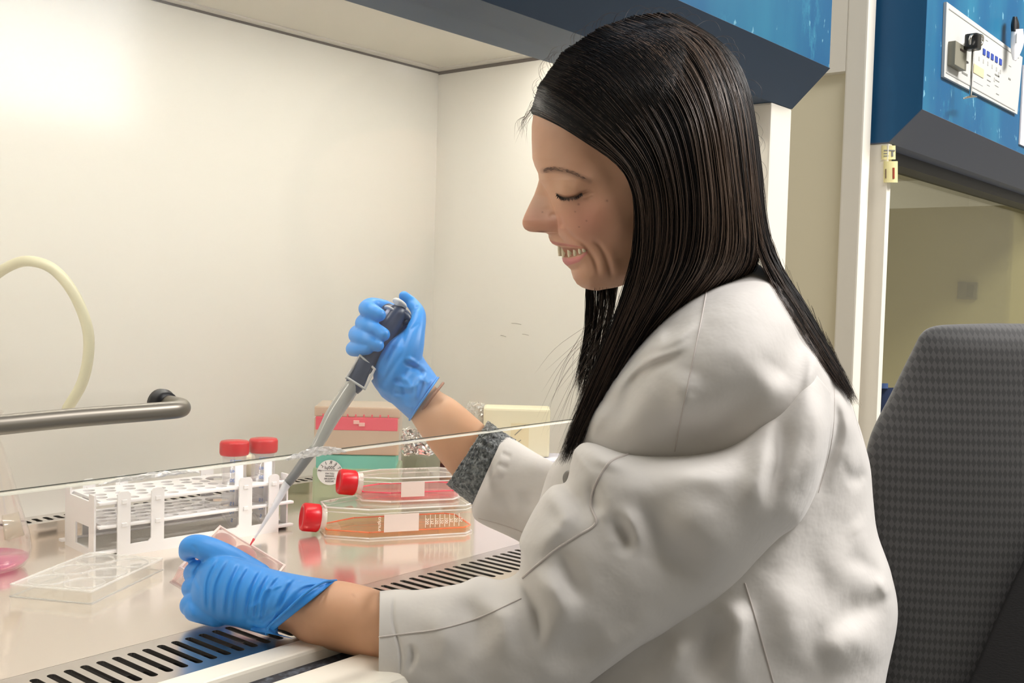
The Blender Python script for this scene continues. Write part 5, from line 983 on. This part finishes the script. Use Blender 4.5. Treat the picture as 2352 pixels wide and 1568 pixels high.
def sheet(name, G, off, n=60, m=70, thick=.004, cut=1.0, cbv=None):
    Gd = np.array([cr(g, m) for g in G]); k = len(G); t = np.linspace(0, 1, n)*(k-1); i = np.minimum(t.astype(int), k-2); f = (t-i)[:, None, None]; P = Gd[i]*(1-f)+Gd[i+1]*f
    P[..., 2] -= off+.001; mm = int(m*cut); P = P[:, :mm]; W_ = tow(P, True, cbv, DH, .0003); idx = np.arange(n*mm).reshape(n, mm)
    Q = grid(idx, False); o = put(name, qmesh(W_.reshape(-1, 3), Q), hairu, per, True, None, True); md = o.modifiers.new('s', 'SOLIDIFY'); md.thickness = .0012; md.offset = 0; return o
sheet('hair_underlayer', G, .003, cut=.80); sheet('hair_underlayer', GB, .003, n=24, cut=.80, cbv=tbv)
P = fan(G, 4600, 30, lambda n: rng.uniform(0, 1, n)); W1 = tow(P); hairs('hair', W1, rng.uniform(.00022, .00042, len(W1)), hairm, per, 'long straight dark brown hair', 'stuff')
P = fan(GB, 1300, 30, lambda n: rng.uniform(0, 1, n)**.9, jit=2.4); W2_ = tow(P, True, tbv); hairs('hair', W2_, rng.uniform(.0002, .0004, len(W2_)), hairm, per, 'long dark hair falling down the back', 'stuff')
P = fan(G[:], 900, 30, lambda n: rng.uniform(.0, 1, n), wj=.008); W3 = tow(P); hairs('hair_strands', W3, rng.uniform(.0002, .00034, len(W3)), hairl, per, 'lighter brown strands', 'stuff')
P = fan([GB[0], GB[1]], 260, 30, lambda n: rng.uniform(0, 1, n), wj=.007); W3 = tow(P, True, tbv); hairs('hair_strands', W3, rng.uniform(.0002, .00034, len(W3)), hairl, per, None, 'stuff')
P = fan(G[3:], 420, 30, lambda n: rng.uniform(0, 1, n), wj=.009); W3 = tow(P); hairs('hair_strands', W3, rng.uniform(.0002, .00032, len(W3)), mat('highlight_brown_strands', (.13, .085, .06), .35, spec=.7), per, None, 'stuff')  # crown highlights put into a lighter strand colour
# far side: mirrored cover so the head is complete, and thin strands seen beyond the chin
GF = [[(x, y, -z-.004) for x, y, z in g] for g in G]
gi = np.array([cr(g, 60) for g in GF]); t = np.linspace(0, 1, 50)*(len(G)-1); i = np.minimum(t.astype(int), len(G)-2); f = (t-i)[:, None, None]; P = (gi[i]*(1-f)+gi[i+1]*f)[:, :44]; P[:, :, 2] = np.minimum(P[:, :, 2], -.004)
o = put('hair_underlayer', qmesh(Dv(P[..., 0]+4, P[..., 1]+4, DH-P[..., 2]).reshape(-1, 3), grid(np.arange(50*44).reshape(50, 44), True)), hairm, per, True, None, True); md = o.modifiers.new('s', 'SOLIDIFY'); md.thickness = .004
GS = [[(1346, 640, -.045), (1345, 700, -.045), (1342, 760, -.045), (1335, 830, -.045), (1322, 890, -.045)], [(1365, 640, -.045), (1362, 700, -.045), (1352, 780, -.045), (1340, 850, -.045), (1325, 920, -.045)], [(1420, 640, -.045), (1412, 700, -.045), (1390, 800, -.045), (1365, 900, -.045), (1320, 990, -.045)]]
def tri(n): return np.where(rng.uniform(0, 1, n) < .5, rng.uniform(0, .45, n), rng.uniform(.5, 1, n))
P = fan(GS, 420, 20, tri, jit=2.2, clump=12); hairs('hair_strands', tow(P, False), .00022, hairm, per, None, 'stuff')
# flyaway hairs
fl_ = []
for i in range(150):
    t = random.random(); k = random.random()
    if k < .45:
        g = cr([(1222, 262), (1240, 190), (1300, 110), (1400, 52), (1500, 34), (1600, 55), (1690, 150), (1735, 300), (1752, 480)], 100)[int(t*99)]; a = random.uniform(0, 6.28); l = random.uniform(15, 45)
        cxn, cyn = g[0]-1480, g[1]-330; nl = math.hypot(cxn, cyn); ux, uy = cxn/nl, cyn/nl
        pts = [(g[0]-ux*6, g[1]-uy*6, random.uniform(-.02, .02)), (g[0]+ux*l*.4+uy*-l*.4, g[1]+uy*l*.4+ux*l*.4, .0), (g[0]+ux*l*.55-uy*l, g[1]+uy*l*.55+ux*l, .0), (g[0]+ux*l*.2-uy*l*1.5, g[1]+uy*l*.2+ux*l*1.6, 0)]
    elif k < .7:
        x0 = random.uniform(1345, 1440); l = random.uniform(150, 330); x1 = x0-random.uniform(40, 150); pts = [(x0, 640+random.uniform(0, 90), .02), (x0-5, 700+l*.2, .02), ((x0+x1)/2-random.uniform(0, 25), 700+l*.6, .03), (x1, 700+l, .035)]
    elif k < .85:
        y0 = random.uniform(560, 880); xb = np.interp(y0, [560, 640, 780, 930], [1768, 1803, 1890, 1966]); pts = [(xb-15, y0-60, .02), (xb+5, y0, .02), (xb+random.uniform(8, 30), y0+50, .02), (xb+random.uniform(25, 55), y0+random.uniform(80, 160), .02)]
    else:
        x0 = 1222+random.uniform(-2, 12); pts = [(x0, 250+random.uniform(-20, 12), .01), (x0-random.uniform(8, 18), 262, .01), (x0-random.uniform(15, 38), 280, .01), (x0-random.uniform(18, 45), random.uniform(300, 335), .01)]
    fl_.append([D(a[0], a[1], DH-a[2]) for a in cr(pts, 14)])
hairs('hair_flyaways', fl_, .00013, hairl, per, kind='stuff')
# earring glint under the hair
sweep('earring', [D(1527, 483, .842), D(1525, 500, .842), D(1522, 522, .842)], [.0005, .0012, .0008], mat('silver', (.85, .82, .7), .15, 1.0), per, n=8)
